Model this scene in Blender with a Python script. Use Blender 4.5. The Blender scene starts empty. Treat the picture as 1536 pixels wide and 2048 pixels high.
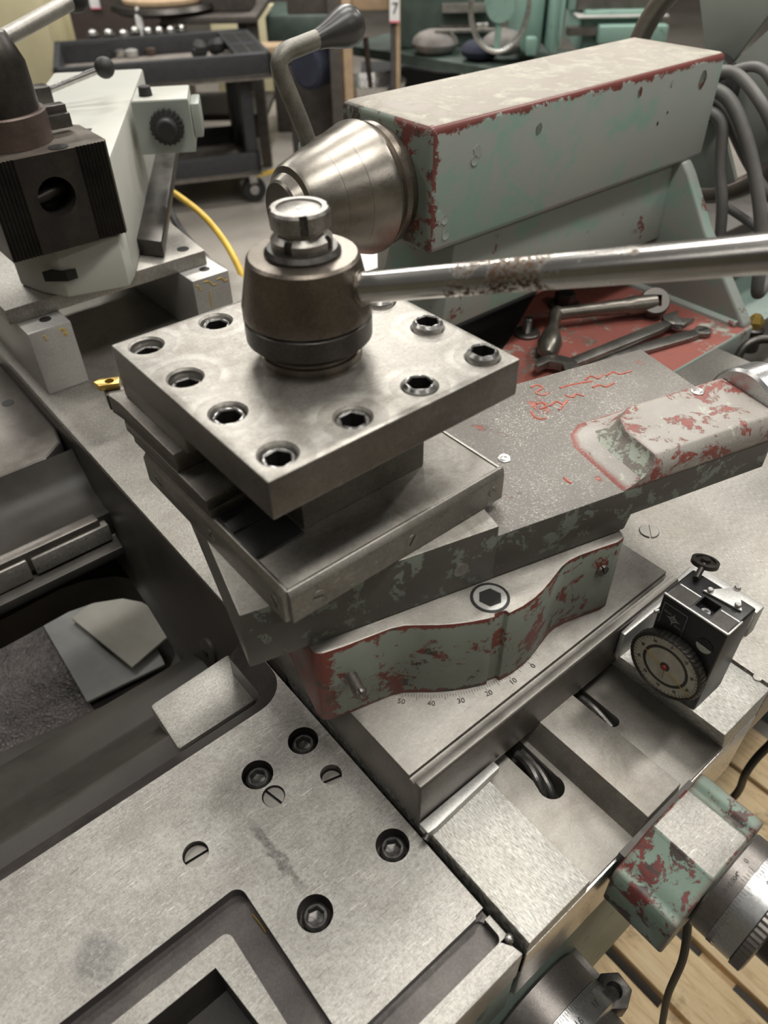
import bpy, bmesh, math, random
from mathutils import Vector, Matrix
random.seed(7)
PI = math.pi
SC = bpy.context.scene
COL = SC.collection

# ------------------------------------------------------------------ camera
# World frame: X along the lathe bed towards the tailstock, Y away from the operator, Z up (metres);
# origin on the axis of the four-way tool post, at the level of its top plate.
CAM = Vector((-0.2006, -0.3077, 0.2057))
RGT = Vector((0.7692, -0.6389, -0.0128))
DWN = Vector((-0.4309, -0.5038, -0.7486))
FWD = Vector((0.4718, 0.5814, -0.6628))
FPX = 1503.4
FLOOR = -1.1
cd = bpy.data.cameras.new('camera')
cam = bpy.data.objects.new('camera', cd)
COL.objects.link(cam)
cd.sensor_fit = 'VERTICAL'
cd.sensor_height = 36.0
cd.lens = FPX * 36.0 / 2048.0
cd.clip_start = 0.01
cd.clip_end = 60
cd.dof.use_dof = True
cd.dof.focus_distance = 0.56
cd.dof.aperture_fstop = 8.0
fw = FWD.normalized()
rt = (RGT - fw * RGT.dot(fw)).normalized()
up = rt.cross(fw)
m = Matrix((rt, up, -fw)).transposed().to_4x4()
m.translation = CAM
cam.matrix_world = m
SC.camera = cam

# ------------------------------------------------------------------ world, lamps, exposure
w = bpy.data.worlds.new('shop_air')
SC.world = w
w.use_nodes = True
w.node_tree.nodes['Background'].inputs[0].default_value = (1.0, 0.965, 0.91, 1)
w.node_tree.nodes['Background'].inputs[1].default_value = 0.05
SC.view_settings.view_transform = 'Standard'
SC.view_settings.look = 'None'
SC.view_settings.gamma = 1.0
SC.view_settings.use_curve_mapping = False
SC.view_settings.exposure = 0.25


def lamp(name, loc, sx, sy, power, col=(1.0, 0.965, 0.90), rotz=0):
    l = bpy.data.lights.new(name, 'AREA')
    l.shape = 'RECTANGLE'
    l.size, l.size_y = sx, sy
    l.energy = power
    l.color = col
    o = bpy.data.objects.new(name, l)
    COL.objects.link(o)
    o.location = loc
    o.rotation_euler = (0, 0, rotz)
    return o


for i, (x, y, pw) in enumerate([(0.25, -0.42, 22), (0.95, 0.75, 24), (-1.6, -0.75, 4), (2.2, -0.3, 24), (0.9, -2.3, 13), (1.4, 2.3, 36),  # the lamp farthest out front is an added fill for operator-side faces
                                (-0.9, 1.6, 14), (3.2, 3.9, 60), (4.2, 1.6, 45), (0.4, 4.2, 42)]):
    lamp('ceiling_or_fill_lamp', (x, y, 1.95), 1.25, 0.22, pw, rotz=0.12)


# ------------------------------------------------------------------ pixel-free helpers for points seen on known planes
def _ray(x, y):
    return rt * ((x - 768) / FPX) - up * ((y - 1024) / FPX) + fw


def atz(x, y, z):
    d = _ray(x, y)
    return CAM + d * ((z - CAM.z) / d.z)


def aty(x, y, v):
    d = _ray(x, y)
    return CAM + d * ((v - CAM.y) / d.y)


def atx(x, y, v):
    d = _ray(x, y)
    return CAM + d * ((v - CAM.x) / d.x)


# ------------------------------------------------------------------ materials
def _nodes(name):
    mt = bpy.data.materials.new(name)
    mt.use_nodes = True
    nt = mt.node_tree
    b = nt.nodes['Principled BSDF']
    return mt, nt, b


def nnode(nt, typ, **kw):
    n = nt.nodes.new(typ)
    for k, v in kw.items():
        if k.startswith('i_'):
            n.inputs[k[2:].replace('_', ' ')].default_value = v
        else:
            setattr(n, k, v)
    return n


def L(nt, a, b):
    nt.links.new(a, b)


def c4(c):
    return (c[0], c[1], c[2], 1)


def coords(nt, scale=(1, 1, 1), rot=(0, 0, 0)):
    t = nnode(nt, 'ShaderNodeTexCoord')
    mp = nnode(nt, 'ShaderNodeMapping')
    mp.inputs['Scale'].default_value = scale
    mp.inputs['Rotation'].default_value = rot
    L(nt, t.outputs['Object'], mp.inputs['Vector'])
    return mp.outputs[0]


def noise(nt, vec, scale, detail=6, rough=0.6, dist=0.0):
    n = nnode(nt, 'ShaderNodeTexNoise')
    n.inputs['Scale'].default_value = scale
    n.inputs['Detail'].default_value = detail
    n.inputs['Roughness'].default_value = rough
    n.inputs['Distortion'].default_value = dist
    L(nt, vec, n.inputs['Vector'])
    return n.outputs['Fac']


def ramp(nt, fac, stops, interp='LINEAR'):
    r = nnode(nt, 'ShaderNodeValToRGB')
    r.color_ramp.interpolation = interp
    e = r.color_ramp.elements
    while len(e) < len(stops):
        e.new(0.5)
    for k, (p, c) in enumerate(stops):
        e[k].position = p
        e[k].color = c4(c) if hasattr(c, '__len__') else (c, c, c, 1)
    L(nt, fac, r.inputs[0])
    return r.outputs[0]


def mix(nt, fac, a, b, typ='MIX'):
    n = nnode(nt, 'ShaderNodeMix', data_type='RGBA', blend_type=typ)
    if isinstance(fac, (int, float)):
        n.inputs[0].default_value = fac
    else:
        L(nt, fac, n.inputs[0])
    for s, v in ((6, a), (7, b)):
        if hasattr(v, 'is_linked') or hasattr(v, 'links'):
            L(nt, v, n.inputs[s])
        else:
            n.inputs[s].default_value = c4(v)
    return n.outputs[2]


def bump(nt, b, fac, strength, dist=0.001):
    n = nnode(nt, 'ShaderNodeBump')
    n.inputs['Strength'].default_value = strength
    n.inputs['Distance'].default_value = dist
    L(nt, fac, n.inputs['Height'])
    L(nt, n.outputs[0], b.inputs['Normal'])


def metal(name, c1, c2, rough=0.42, met=0.8, scale=45, rspan=0.16, scratch=0.25, stain=None, stain_amt=0.4, stretch=None, bumpk=0.25, speck=0.0, mottle=0.35, stain_scale=13, spots=(), rings=()):
    """worn bare metal: cloudy tone, fine mottling, short scratches in several directions, brown stains"""
    mt, nt, b = _nodes(name)
    v = coords(nt)
    big = noise(nt, v, scale, 9, 0.65, 0.3)
    base = ramp(nt, big, [(0.33, c1), (0.68, c2)])
    fine = noise(nt, v, 520, 5, 0.75)
    if mottle:
        lo = tuple(c * (1 - mottle) for c in c1)
        base = mix(nt, ramp(nt, fine, [(0.40, mottle), (0.56, 0.0)]), base, lo)
        base = mix(nt, ramp(nt, noise(nt, v, 900, 3, 0.7), [(0.52, 0.0), (0.70, mottle)]), base, tuple(min(1, c * 1.3) for c in c2))
    if scratch:
        if stretch:
            dirs = ((stretch, 0.0, 260, 0.50),)
        else:
            dirs = (((1, 14, 1), 0.55, 85, 0.64), ((1, 16, 1), -0.35, 70, 0.65), ((1, 12, 1), 1.25, 95, 0.65))
        for sc, an, ns, th in dirs:
            s1 = noise(nt, coords(nt, sc, (0, 0, an)), ns, 3, 0.65)
            base = mix(nt, ramp(nt, s1, [(th, 0.0), (th + 0.10, min(1.0, scratch * 2.2))]), base, tuple(min(1, c * 1.5) for c in c2))
            base = mix(nt, ramp(nt, s1, [(1 - th - 0.09, min(1.0, scratch * 2.0)), (1 - th, 0.0)]), base, tuple(c * 0.45 for c in c1))
    if stain:
        st = noise(nt, v, stain_scale, 8, 0.7, 0.6)
        base = mix(nt, ramp(nt, st, [(0.50, 0.0), (0.68, stain_amt)]), base, stain)
    for (cx, cy, ax, ay, an, amt, tint) in spots:
        mp = nnode(nt, 'ShaderNodeMapping', vector_type='TEXTURE')
        mp.inputs['Location'].default_value = (cx, cy, 0)
        mp.inputs['Rotation'].default_value = (0, 0, an)
        mp.inputs['Scale'].default_value = (ax, ay, 1000)
        wob = nnode(nt, 'ShaderNodeTexNoise')
        wob.inputs['Scale'].default_value = 160
        wob.inputs['Detail'].default_value = 6
        L(nt, v, wob.inputs['Vector'])
        ad = nnode(nt, 'ShaderNodeVectorMath', operation='MULTIPLY_ADD')
        L(nt, wob.outputs['Color'], ad.inputs[0])
        ad.inputs[1].default_value = (0.012, 0.012, 0.0)
        L(nt, v, ad.inputs[2])
        L(nt, ad.outputs[0], mp.inputs['Vector'])
        ln = nnode(nt, 'ShaderNodeVectorMath', operation='LENGTH')
        L(nt, mp.outputs[0], ln.inputs[0])
        mk = nnode(nt, 'ShaderNodeMath', operation='MULTIPLY')
        L(nt, ramp(nt, ln.outputs['Value'], [(0.55, amt), (1.0, 0.0)]), mk.inputs[0])
        L(nt, ramp(nt, noise(nt, v, 380, 5, 0.75), [(0.30, 0.15), (0.60, 1.0)]), mk.inputs[1])
        base = mix(nt, mk.outputs[0], base, tint)
    for (cx, cy, r0) in rings:
        mp = nnode(nt, 'ShaderNodeVectorMath', operation='SUBTRACT')
        L(nt, v, mp.inputs[0])
        mp.inputs[1].default_value = (cx, cy, 0)
        fl = nnode(nt, 'ShaderNodeVectorMath', operation='MULTIPLY')
        L(nt, mp.outputs[0], fl.inputs[0])
        fl.inputs[1].default_value = (1, 1, 0)
        ln = nnode(nt, 'ShaderNodeVectorMath', operation='LENGTH')
        L(nt, fl.outputs[0], ln.inputs[0])
        sc_ = nnode(nt, 'ShaderNodeMath', operation='DIVIDE')
        L(nt, ln.outputs['Value'], sc_.inputs[0])
        sc_.inputs[1].default_value = r0 * 1.25
        mk = nnode(nt, 'ShaderNodeMath', operation='MULTIPLY')
        L(nt, ramp(nt, sc_.outputs[0], [(0.50, 0.35), (0.72, 0.10), (0.76, 0.55), (0.86, 0.45), (1.0, 0.0)]), mk.inputs[0])
        L(nt, ramp(nt, noise(nt, v, 90, 5, 0.7), [(0.40, 0.1), (0.62, 1.0)]), mk.inputs[1])
        base = mix(nt, mk.outputs[0], base, (0.56, 0.545, 0.51))
    if speck:
        sp = noise(nt, v, 300, 2, 0.5)
        base = mix(nt, ramp(nt, sp, [(0.70, 0.0), (0.74, speck)]), base, (0.04, 0.035, 0.03))
    L(nt, base, b.inputs['Base Color'])
    b.inputs['Metallic'].default_value = met
    rr = nnode(nt, 'ShaderNodeMapRange')
    rr.inputs['To Min'].default_value = max(0.05, rough - rspan)
    rr.inputs['To Max'].default_value = rough + rspan
    L(nt, big, rr.inputs['Value'])
    L(nt, rr.outputs[0], b.inputs['Roughness'])
    bump(nt, b, fine, bumpk, 0.0004)
    return mt


def paint(name, col, primer=(0.30, 0.045, 0.03), iron=(0.05, 0.045, 0.04), chip=0.60, soft=0.02, scale=26, col2=None, edge=0.0,
          iron_share=0.5, rough=0.45, dust=None, dust_amt=0.0, scale2=None, flake=None, patch=None, zones=(), zone_iron=0.0):
    """layered coat: top colour over primer over iron, chipped by noise; edge > 0 wears the convex edges down to primer"""
    mt, nt, b = _nodes(name)
    v = coords(nt)
    n1 = noise(nt, v, scale, 14, 0.74, 0.3)
    n2 = noise(nt, v, scale2 or scale * 0.55, 9, 0.65, 0.2)
    n3 = noise(nt, v, scale * 0.35, 6, 0.6, 0.2)
    top = ramp(nt, n3, [(0.35, col), (0.68, col2 or tuple(c * 0.8 for c in col))])
    if patch:
        top = mix(nt, ramp(nt, noise(nt, v, scale * 0.8, 10, 0.72, 0.5), [(0.515, 0.0), (0.60, 0.8)]), top, patch)
    under = mix(nt, ramp(nt, n2, [(1 - iron_share - 0.03, 0.0), (1 - iron_share + 0.03, 1.0)]), primer, iron)
    mask = ramp(nt, n1, [(chip - soft, 0.0), (chip + soft, 1.0)])
    if edge > 0:
        bv = nnode(nt, 'ShaderNodeBevel', samples=4)
        bv.inputs['Radius'].default_value = edge
        ge = nnode(nt, 'ShaderNodeNewGeometry')
        dt = nnode(nt, 'ShaderNodeVectorMath', operation='DOT_PRODUCT')
        L(nt, bv.outputs[0], dt.inputs[0])
        L(nt, ge.outputs['Normal'], dt.inputs[1])
        ad = nnode(nt, 'ShaderNodeMath', operation='MULTIPLY_ADD')
        ad.inputs[1].default_value = -5.0
        ad.inputs[2].default_value = 5.0 - 0.30
        L(nt, dt.outputs['Value'], ad.inputs[0])
        a2 = nnode(nt, 'ShaderNodeMath', operation='ADD')
        L(nt, ad.outputs[0], a2.inputs[0])
        L(nt, n1, a2.inputs[1])
        em = ramp(nt, a2.outputs[0], [(0.40, 0.0), (0.46, 1.0)])
        mx = nnode(nt, 'ShaderNodeMath', operation='MAXIMUM')
        L(nt, mask, mx.inputs[0])
        L(nt, em, mx.inputs[1])
        mask = mx.outputs[0]
    for ax, val, wid in zones:
        tc = nnode(nt, 'ShaderNodeTexCoord')
        sx = nnode(nt, 'ShaderNodeSeparateXYZ')
        L(nt, tc.outputs['Object'], sx.inputs[0])
        d0 = nnode(nt, 'ShaderNodeMath', operation='SUBTRACT')
        L(nt, sx.outputs['XYZ'.index(ax)], d0.inputs[0])
        d0.inputs[1].default_value = val
        d1 = nnode(nt, 'ShaderNodeMath', operation='ABSOLUTE')
        L(nt, d0.outputs[0], d1.inputs[0])
        d2 = nnode(nt, 'ShaderNodeMath', operation='MULTIPLY_ADD')
        d2.inputs[1].default_value = -1.0 / wid
        L(nt, d1.outputs[0], d2.inputs[0])
        n5 = nnode(nt, 'ShaderNodeMath', operation='MULTIPLY_ADD')
        L(nt, noise(nt, v, scale * 3.2, 10, 0.8, 0.3), n5.inputs[0])
        n5.inputs[1].default_value = 4.0
        n5.inputs[2].default_value = -1.3
        L(nt, n5.outputs[0], d2.inputs[2])
        zm = ramp(nt, d2.outputs[0], [(0.0, 0.0), (0.06, 1.0)])
        mz = nnode(nt, 'ShaderNodeMath', operation='MAXIMUM')
        L(nt, mask, mz.inputs[0])
        L(nt, zm, mz.inputs[1])
        mask = mz.outputs[0]
    base = mix(nt, mask, top, under)
    if flake:
        base = mix(nt, ramp(nt, noise(nt, v, scale * 2.3, 10, 0.7, 0.4), [(0.60, 0.0), (0.63, 1.0)]), base, flake)
    if dust:
        d1 = noise(nt, v, 850, 4, 0.75)
        d2 = noise(nt, v, 18, 5, 0.6)
        mm = nnode(nt, 'ShaderNodeMath', operation='MULTIPLY')
        L(nt, ramp(nt, d1, [(0.54, 0.0), (0.66, 1.0)]), mm.inputs[0])
        L(nt, ramp(nt, d2, [(0.38, 0.12), (0.66, dust_amt)]), mm.inputs[1])
        base = mix(nt, mm.outputs[0], base, dust)
    L(nt, base, b.inputs['Base Color'])
    b.inputs['Roughness'].default_value = rough
    inv = nnode(nt, 'ShaderNodeMath', operation='SUBTRACT')
    inv.inputs[0].default_value = 1.0
    L(nt, mask, inv.inputs[1])
    bump(nt, b, inv.outputs[0], 0.5, 0.0006)
    return mt


def plain(name, col, rough=0.5, met=0.0, var=0.15, scale=30, emit=0, bumpk=0.0):
    mt, nt, b = _nodes(name)
    v = coords(nt)
    n = noise(nt, v, scale, 6, 0.6)
    L(nt, ramp(nt, n, [(0.3, tuple(c * (1 - var) for c in col)), (0.7, tuple(min(1, c * (1 + var)) for c in col))]), b.inputs['Base Color'])
    b.inputs['Roughness'].default_value = rough
    b.inputs['Metallic'].default_value = met
    if bumpk:
        bump(nt, b, noise(nt, v, scale * 8, 3, 0.6), bumpk, 0.0006)
    return mt


M = {}
M['carriage'] = metal('worn_scraped_iron', (0.32, 0.305, 0.28), (0.52, 0.505, 0.47), 0.47, 0.55, 22, scratch=0.42, stain=(0.20, 0.175, 0.15), stain_amt=0.4, mottle=0.45, spots=((-0.0679, 0.0052, 0.0351, 0.0042, -1.523, 0.75, (0.085, 0.078, 0.076)), (-0.1777, 0.0209, 0.0181, 0.0160, -1.633, 0.60, (0.1, 0.1, 0.105)), (0.0158, 0.0817, 0.0492, 0.0300, -1.554, 0.35, (0.12, 0.105, 0.095)), (-0.0256, -0.0167, 0.0383, 0.0200, -1.570, 0.25, (0.16, 0.14, 0.125))))
M['way'] = metal('bright_ground_way', (0.36, 0.35, 0.325), (0.52, 0.51, 0.475), 0.46, 0.6, 30, scratch=0.30, stretch=(14, 1, 1), stain=(0.22, 0.20, 0.16), stain_amt=0.4, mottle=0.25)
M['way_dull'] = metal('dull_oily_shaded_way', (0.20, 0.188, 0.17), (0.37, 0.35, 0.315), 0.42, 0.6, 20, scratch=0.12, stain=(0.13, 0.105, 0.08), stain_amt=0.55, mottle=0.25)
M['groove'] = metal('dark_recess', (0.062, 0.055, 0.052), (0.125, 0.112, 0.106), 0.34, 0.5, 25, scratch=0.06, mottle=0.3)
M['casting'] = metal('smooth_dark_casting', (0.060, 0.055, 0.050), (0.115, 0.107, 0.097), 0.40, 0.5, 7, scratch=0.0, bumpk=0.05, mottle=0.1)
M['bridge'] = metal('planed_saddle_top', (0.27, 0.255, 0.232), (0.39, 0.372, 0.342), 0.42, 0.65, 12, scratch=0.22, stretch=(14, 1, 1), stain=(0.17, 0.145, 0.11), mottle=0.15)
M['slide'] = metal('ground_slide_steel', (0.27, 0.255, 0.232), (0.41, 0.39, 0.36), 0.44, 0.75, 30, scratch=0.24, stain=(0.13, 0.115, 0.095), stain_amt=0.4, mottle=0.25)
M['slide_side'] = metal('dark_or_shaded_steel', (0.17, 0.155, 0.14), (0.26, 0.24, 0.22), 0.40, 0.75, 25, scratch=0.15, stain=(0.10, 0.085, 0.07))  # darker steel; on slide and plate sides it paints in shade
M['post'] = metal('tool_post_steel', (0.25, 0.235, 0.212), (0.41, 0.392, 0.36), 0.42, 0.80, 22, scratch=0.24, stain=(0.13, 0.112, 0.092), stain_amt=0.6, mottle=0.32, stain_scale=20)
M['post_top'] = metal('tool_post_top_steel', (0.25, 0.235, 0.212), (0.41, 0.392, 0.36), 0.42, 0.80, 22, scratch=0.26, stain=(0.13, 0.112, 0.092), stain_amt=0.6, mottle=0.34, stain_scale=20,
                      rings=((-0.0653, -0.0653, 0.019), (-0.0653, -0.0215, 0.018), (-0.0653, 0.0215, 0.020), (-0.0653, 0.066, 0.018), (-0.0215, -0.0645, 0.019), (0.0215, -0.0645, 0.017), (0.066, -0.0653, 0.017), (0.066, -0.0215, 0.018), (-0.0215, 0.0655, 0.018)))
M['cap'] = metal('bronze_tinted_steel', (0.155, 0.132, 0.108), (0.25, 0.218, 0.185), 0.30, 0.85, 22, scratch=0.18)
M['cone'] = metal('grey_brown_cone', (0.22, 0.20, 0.175), (0.34, 0.315, 0.28), 0.30, 0.88, 22, scratch=0.12, mottle=0.15)
M['ring'] = metal('blackened_steel', (0.065, 0.06, 0.055), (0.12, 0.112, 0.105), 0.34, 0.8, 25, scratch=0.1)
M['screw'] = metal('screw_steel', (0.36, 0.355, 0.35), (0.60, 0.59, 0.58), 0.25, 0.95, 80, scratch=0.1, mottle=0.1)
M['black_screw'] = metal('black_oxide_screw', (0.060, 0.057, 0.054), (0.19, 0.183, 0.175), 0.34, 0.75, 120, scratch=0.0)
M['hole'] = plain('shaded_hole', (0.012, 0.011, 0.010), 0.5, 0.0)  # near-black colour paints in the shade inside holes and slots
M['bright'] = metal('bright_steel', (0.52, 0.51, 0.49), (0.70, 0.69, 0.67), 0.28, 0.9, 40, scratch=0.15)
M['nut'] = metal('battered_nut_steel', (0.27, 0.25, 0.23), (0.52, 0.50, 0.47), 0.33, 0.85, 90, scratch=0.35, stain=(0.05, 0.04, 0.035), stain_amt=0.7)
M['lever'] = metal('rusty_lever_chrome', (0.40, 0.385, 0.365), (0.56, 0.545, 0.52), 0.24, 0.92, 18, scratch=0.08)
M['gold'] = plain('gold_carbide', (0.66, 0.46, 0.13), 0.3, 0.8, 0.15, 200)
M['swivel'] = paint('swivel_teal_over_red', (0.32, 0.355, 0.305), (0.205, 0.055, 0.040), (0.070, 0.058, 0.048), 0.545, 0.012, 44, (0.24, 0.262, 0.225), iron_share=0.42, scale2=60, zones=(('Z', 0.0, 0.005), ('Z', 0.068, 0.0045), ('X', -0.044, 0.017)))
M['tail'] = paint('tailstock_grey_green', (0.37, 0.40, 0.375), (0.185, 0.058, 0.050), (0.095, 0.056, 0.048), 0.72, 0.010, 15, (0.35, 0.38, 0.355), iron_share=0.35, rough=0.35, patch=(0.24, 0.41, 0.34), zones=(('Z', 0.327, 0.010), ('X', -0.230, 0.013)))
M['tail_low'] = paint('tailstock_lower_enamel', (0.33, 0.36, 0.335), (0.19, 0.058, 0.050), (0.11, 0.066, 0.056), 0.62, 0.012, 24, (0.30, 0.33, 0.305), iron_share=0.3, rough=0.4, patch=(0.23, 0.37, 0.31))
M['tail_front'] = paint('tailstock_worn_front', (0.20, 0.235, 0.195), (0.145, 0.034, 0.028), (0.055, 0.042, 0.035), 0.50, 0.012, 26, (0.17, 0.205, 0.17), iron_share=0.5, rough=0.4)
M['tail_top'] = paint('tailstock_dusty_top', (0.37, 0.335, 0.29), (0.46, 0.44, 0.37), (0.46, 0.44, 0.37), 0.54, 0.06, 34, (0.33, 0.295, 0.26), iron_share=0.3, rough=0.6)
M['tray'] = paint('tray_red', (0.33, 0.10, 0.078), (0.33, 0.34, 0.295), (0.15, 0.11, 0.09), 0.565, 0.02, 26, (0.25, 0.08, 0.064), iron_share=0.45, rough=0.55)
M['comp_top'] = paint('compound_dusty_top', (0.125, 0.114, 0.102), (0.36, 0.085, 0.06), (0.24, 0.065, 0.05), 0.63, 0.02, 26, (0.20, 0.184, 0.165), iron_share=0.3, dust=(0.70, 0.67, 0.61), dust_amt=0.95, scale2=40, rough=0.5)
M['comp_hump'] = paint('compound_hump', (0.40, 0.38, 0.345), (0.25, 0.065, 0.052), (0.12, 0.10, 0.09), 0.545, 0.015, 40, (0.30, 0.275, 0.25), edge=0.005, iron_share=0.3, flake=(0.43, 0.45, 0.38), dust=(0.66, 0.63, 0.57), dust_amt=0.6)
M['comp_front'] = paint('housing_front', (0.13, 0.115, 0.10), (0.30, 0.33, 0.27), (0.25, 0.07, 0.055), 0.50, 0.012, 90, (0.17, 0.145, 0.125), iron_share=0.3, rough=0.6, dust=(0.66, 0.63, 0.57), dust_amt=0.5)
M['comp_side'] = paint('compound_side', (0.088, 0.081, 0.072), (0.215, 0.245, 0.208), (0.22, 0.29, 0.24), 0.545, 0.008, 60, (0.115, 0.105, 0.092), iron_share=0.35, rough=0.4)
M['bracket'] = paint('bracket_teal', (0.225, 0.305, 0.25), (0.175, 0.046, 0.042), (0.055, 0.043, 0.038), 0.525, 0.010, 75, (0.195, 0.27, 0.225), edge=0.006, iron_share=0.45, scale2=38)
M['apron'] = paint('apron_teal', (0.16, 0.215, 0.19), (0.10, 0.11, 0.10), (0.03, 0.035, 0.035), 0.62, 0.02, 60, (0.13, 0.185, 0.165), iron_share=0.5)
M['bed_red'] = plain('dark_red_bed_paint', (0.10, 0.018, 0.016), 0.45)
M['black_paint'] = metal('black_enamel', (0.012, 0.012, 0.013), (0.028, 0.028, 0.030), 0.33, 0.1, 30, scratch=0.0, speck=0.0)
M['alu'] = metal('milled_aluminium', (0.52, 0.515, 0.50), (0.64, 0.635, 0.61), 0.42, 0.6, 25, scratch=0.12)
M['block'] = metal('ground_block_steel', (0.42, 0.41, 0.395), (0.52, 0.51, 0.49), 0.42, 0.55, 20, scratch=0.12)
M['face'] = plain('dial_face_ivory', (0.58, 0.545, 0.46), 0.45, 0, 0.14, 120)
M['dark_ink'] = plain('dark_ink', (0.05, 0.048, 0.045), 0.5)
M['red_ink'] = plain('red_ink', (0.45, 0.04, 0.04), 0.4)
M['white'] = plain('white_label', (0.82, 0.82, 0.82), 0.6)
M['pink'] = plain('pink_label', (0.75, 0.22, 0.28), 0.6)
M['yellow'] = plain('yellow_marker', (0.55, 0.36, 0.03), 0.5)
M['yellow_hose'] = plain('yellow_cable', (0.72, 0.48, 0.06), 0.4)
M['black_rubber'] = plain('black_rubber', (0.018, 0.018, 0.018), 0.55)
M['cart'] = plain('black_plastic', (0.032, 0.034, 0.037), 0.5, 0, 0.2, 40)
M['cart_dust'] = plain('dusty_shelf', (0.19, 0.17, 0.15), 0.8, 0, 0.3, 20)
M['whitegrey'] = paint('pale_machine_enamel', (0.50, 0.50, 0.45), (0.30, 0.27, 0.22), (0.18, 0.15, 0.12), 0.68, 0.03, 20, (0.44, 0.45, 0.41), edge=0.0, rough=0.45)
M['qctp'] = metal('black_tool_post', (0.030, 0.027, 0.025), (0.060, 0.054, 0.049), 0.34, 0.6, 25, scratch=0.05, stain=(0.09, 0.07, 0.04), stain_amt=0.25)
M['qctp_top'] = metal('bronzed_tool_post_top', (0.20, 0.175, 0.15), (0.30, 0.268, 0.235), 0.36, 0.75, 25, scratch=0.1)
M['brown'] = metal('brown_steel', (0.085, 0.06, 0.052), (0.14, 0.105, 0.09), 0.42, 0.5, 25, scratch=0.1)
M['cable'] = plain('grey_cable', (0.165, 0.16, 0.155), 0.5, 0, 0.15)
M['concrete'] = plain('shop_concrete', (0.30, 0.275, 0.245), 0.45, 0, 0.22, 2.2)
M['wall'] = plain('yellowed_wall', (0.55, 0.50, 0.32), 0.7, 0, 0.12, 3)
M['brown_cab'] = plain('brown_cabinet', (0.055, 0.040, 0.036), 0.5)
M['bench'] = plain('dark_bench', (0.075, 0.065, 0.058), 0.55, 0, 0.25)
M['teal'] = paint('machine_teal', (0.20, 0.33, 0.28), (0.10, 0.13, 0.12), (0.05, 0.05, 0.05), 0.62, 0.04, 8, (0.25, 0.38, 0.33), iron_share=0.5)
M['teal_dark'] = plain('machine_dark_green', (0.06, 0.085, 0.072), 0.5, 0, 0.3, 10)
M['wood'] = None
M['carton'] = plain('carton_board', (0.42, 0.30, 0.19), 0.8)
M['paper'] = plain('pale_sheet', (0.62, 0.60, 0.53), 0.6, 0, 0.15, 14)
M['sheet'] = plain('grey_sheet', (0.27, 0.275, 0.265), 0.45, 0.2, 0.25, 12)
M['handwheel'] = metal('worn_handwheel', (0.15, 0.12, 0.105), (0.25, 0.22, 0.19), 0.35, 0.6, 12, scratch=0.0, mottle=0.1)
M['spoke'] = plain('grey_green_enamel', (0.30, 0.325, 0.295), 0.4, 0, 0.08, 10)
M['lock'] = metal('lever_worn_paint', (0.14, 0.135, 0.115), (0.26, 0.25, 0.215), 0.45, 0.4, 40, scratch=0.0)
M['knob'] = plain('dark_plastic_knob', (0.035, 0.034, 0.034), 0.35)
M['wrench'] = metal('wrench_steel', (0.17, 0.16, 0.15), (0.32, 0.31, 0.29), 0.30, 0.85, 30, scratch=0.05)
M['crank'] = metal('crank_iron', (0.15, 0.14, 0.12), (0.27, 0.25, 0.22), 0.33, 0.8, 30, scratch=0.0)
M['scrawl'] = plain('red_scrawl', (0.42, 0.125, 0.09), 0.5, 0, 0.3, 300)
M['rail'] = metal('oily_bed_rail', (0.030, 0.027, 0.024), (0.062, 0.057, 0.050), 0.34, 0.4, 6, scratch=0.0, mottle=0.1)
M['cloth'] = plain('grey_cloth', (0.20, 0.185, 0.175), 0.9, 0, 0.3, 15)
M['cloth_blue'] = plain('navy_cloth', (0.022, 0.025, 0.045), 0.9, 0, 0.3, 15)
M['dial'] = metal('satin_dial', (0.40, 0.40, 0.40), (0.52, 0.52, 0.52), 0.30, 0.85, 15, scratch=0.05)
M['dial_dark'] = metal('dark_collar', (0.17, 0.155, 0.145), (0.27, 0.25, 0.235), 0.36, 0.75, 15, scratch=0.05)


def wood_mat():
    mt, nt, b = _nodes('pallet_wood')
    v = coords(nt, (1, 0.12, 1))
    g = noise(nt, v, 90, 8, 0.7, 0.8)
    base = ramp(nt, g, [(0.28, (0.46, 0.31, 0.155)), (0.5, (0.74, 0.56, 0.33)), (0.75, (0.84, 0.68, 0.44))])
    st = noise(nt, coords(nt), 16, 9, 0.7, 0.3)
    base = mix(nt, ramp(nt, st, [(0.55, 0.0), (0.68, 0.75)]), base, (0.20, 0.13, 0.075))
    sp = noise(nt, coords(nt), 60, 5, 0.6)
    base = mix(nt, ramp(nt, sp, [(0.68, 0.0), (0.71, 0.85)]), base, (0.10, 0.06, 0.035))
    L(nt, base, b.inputs['Base Color'])
    b.inputs['Roughness'].default_value = 0.7
    bump(nt, b, g, 0.4, 0.002)
    return mt


M['wood'] = wood_mat()


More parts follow.
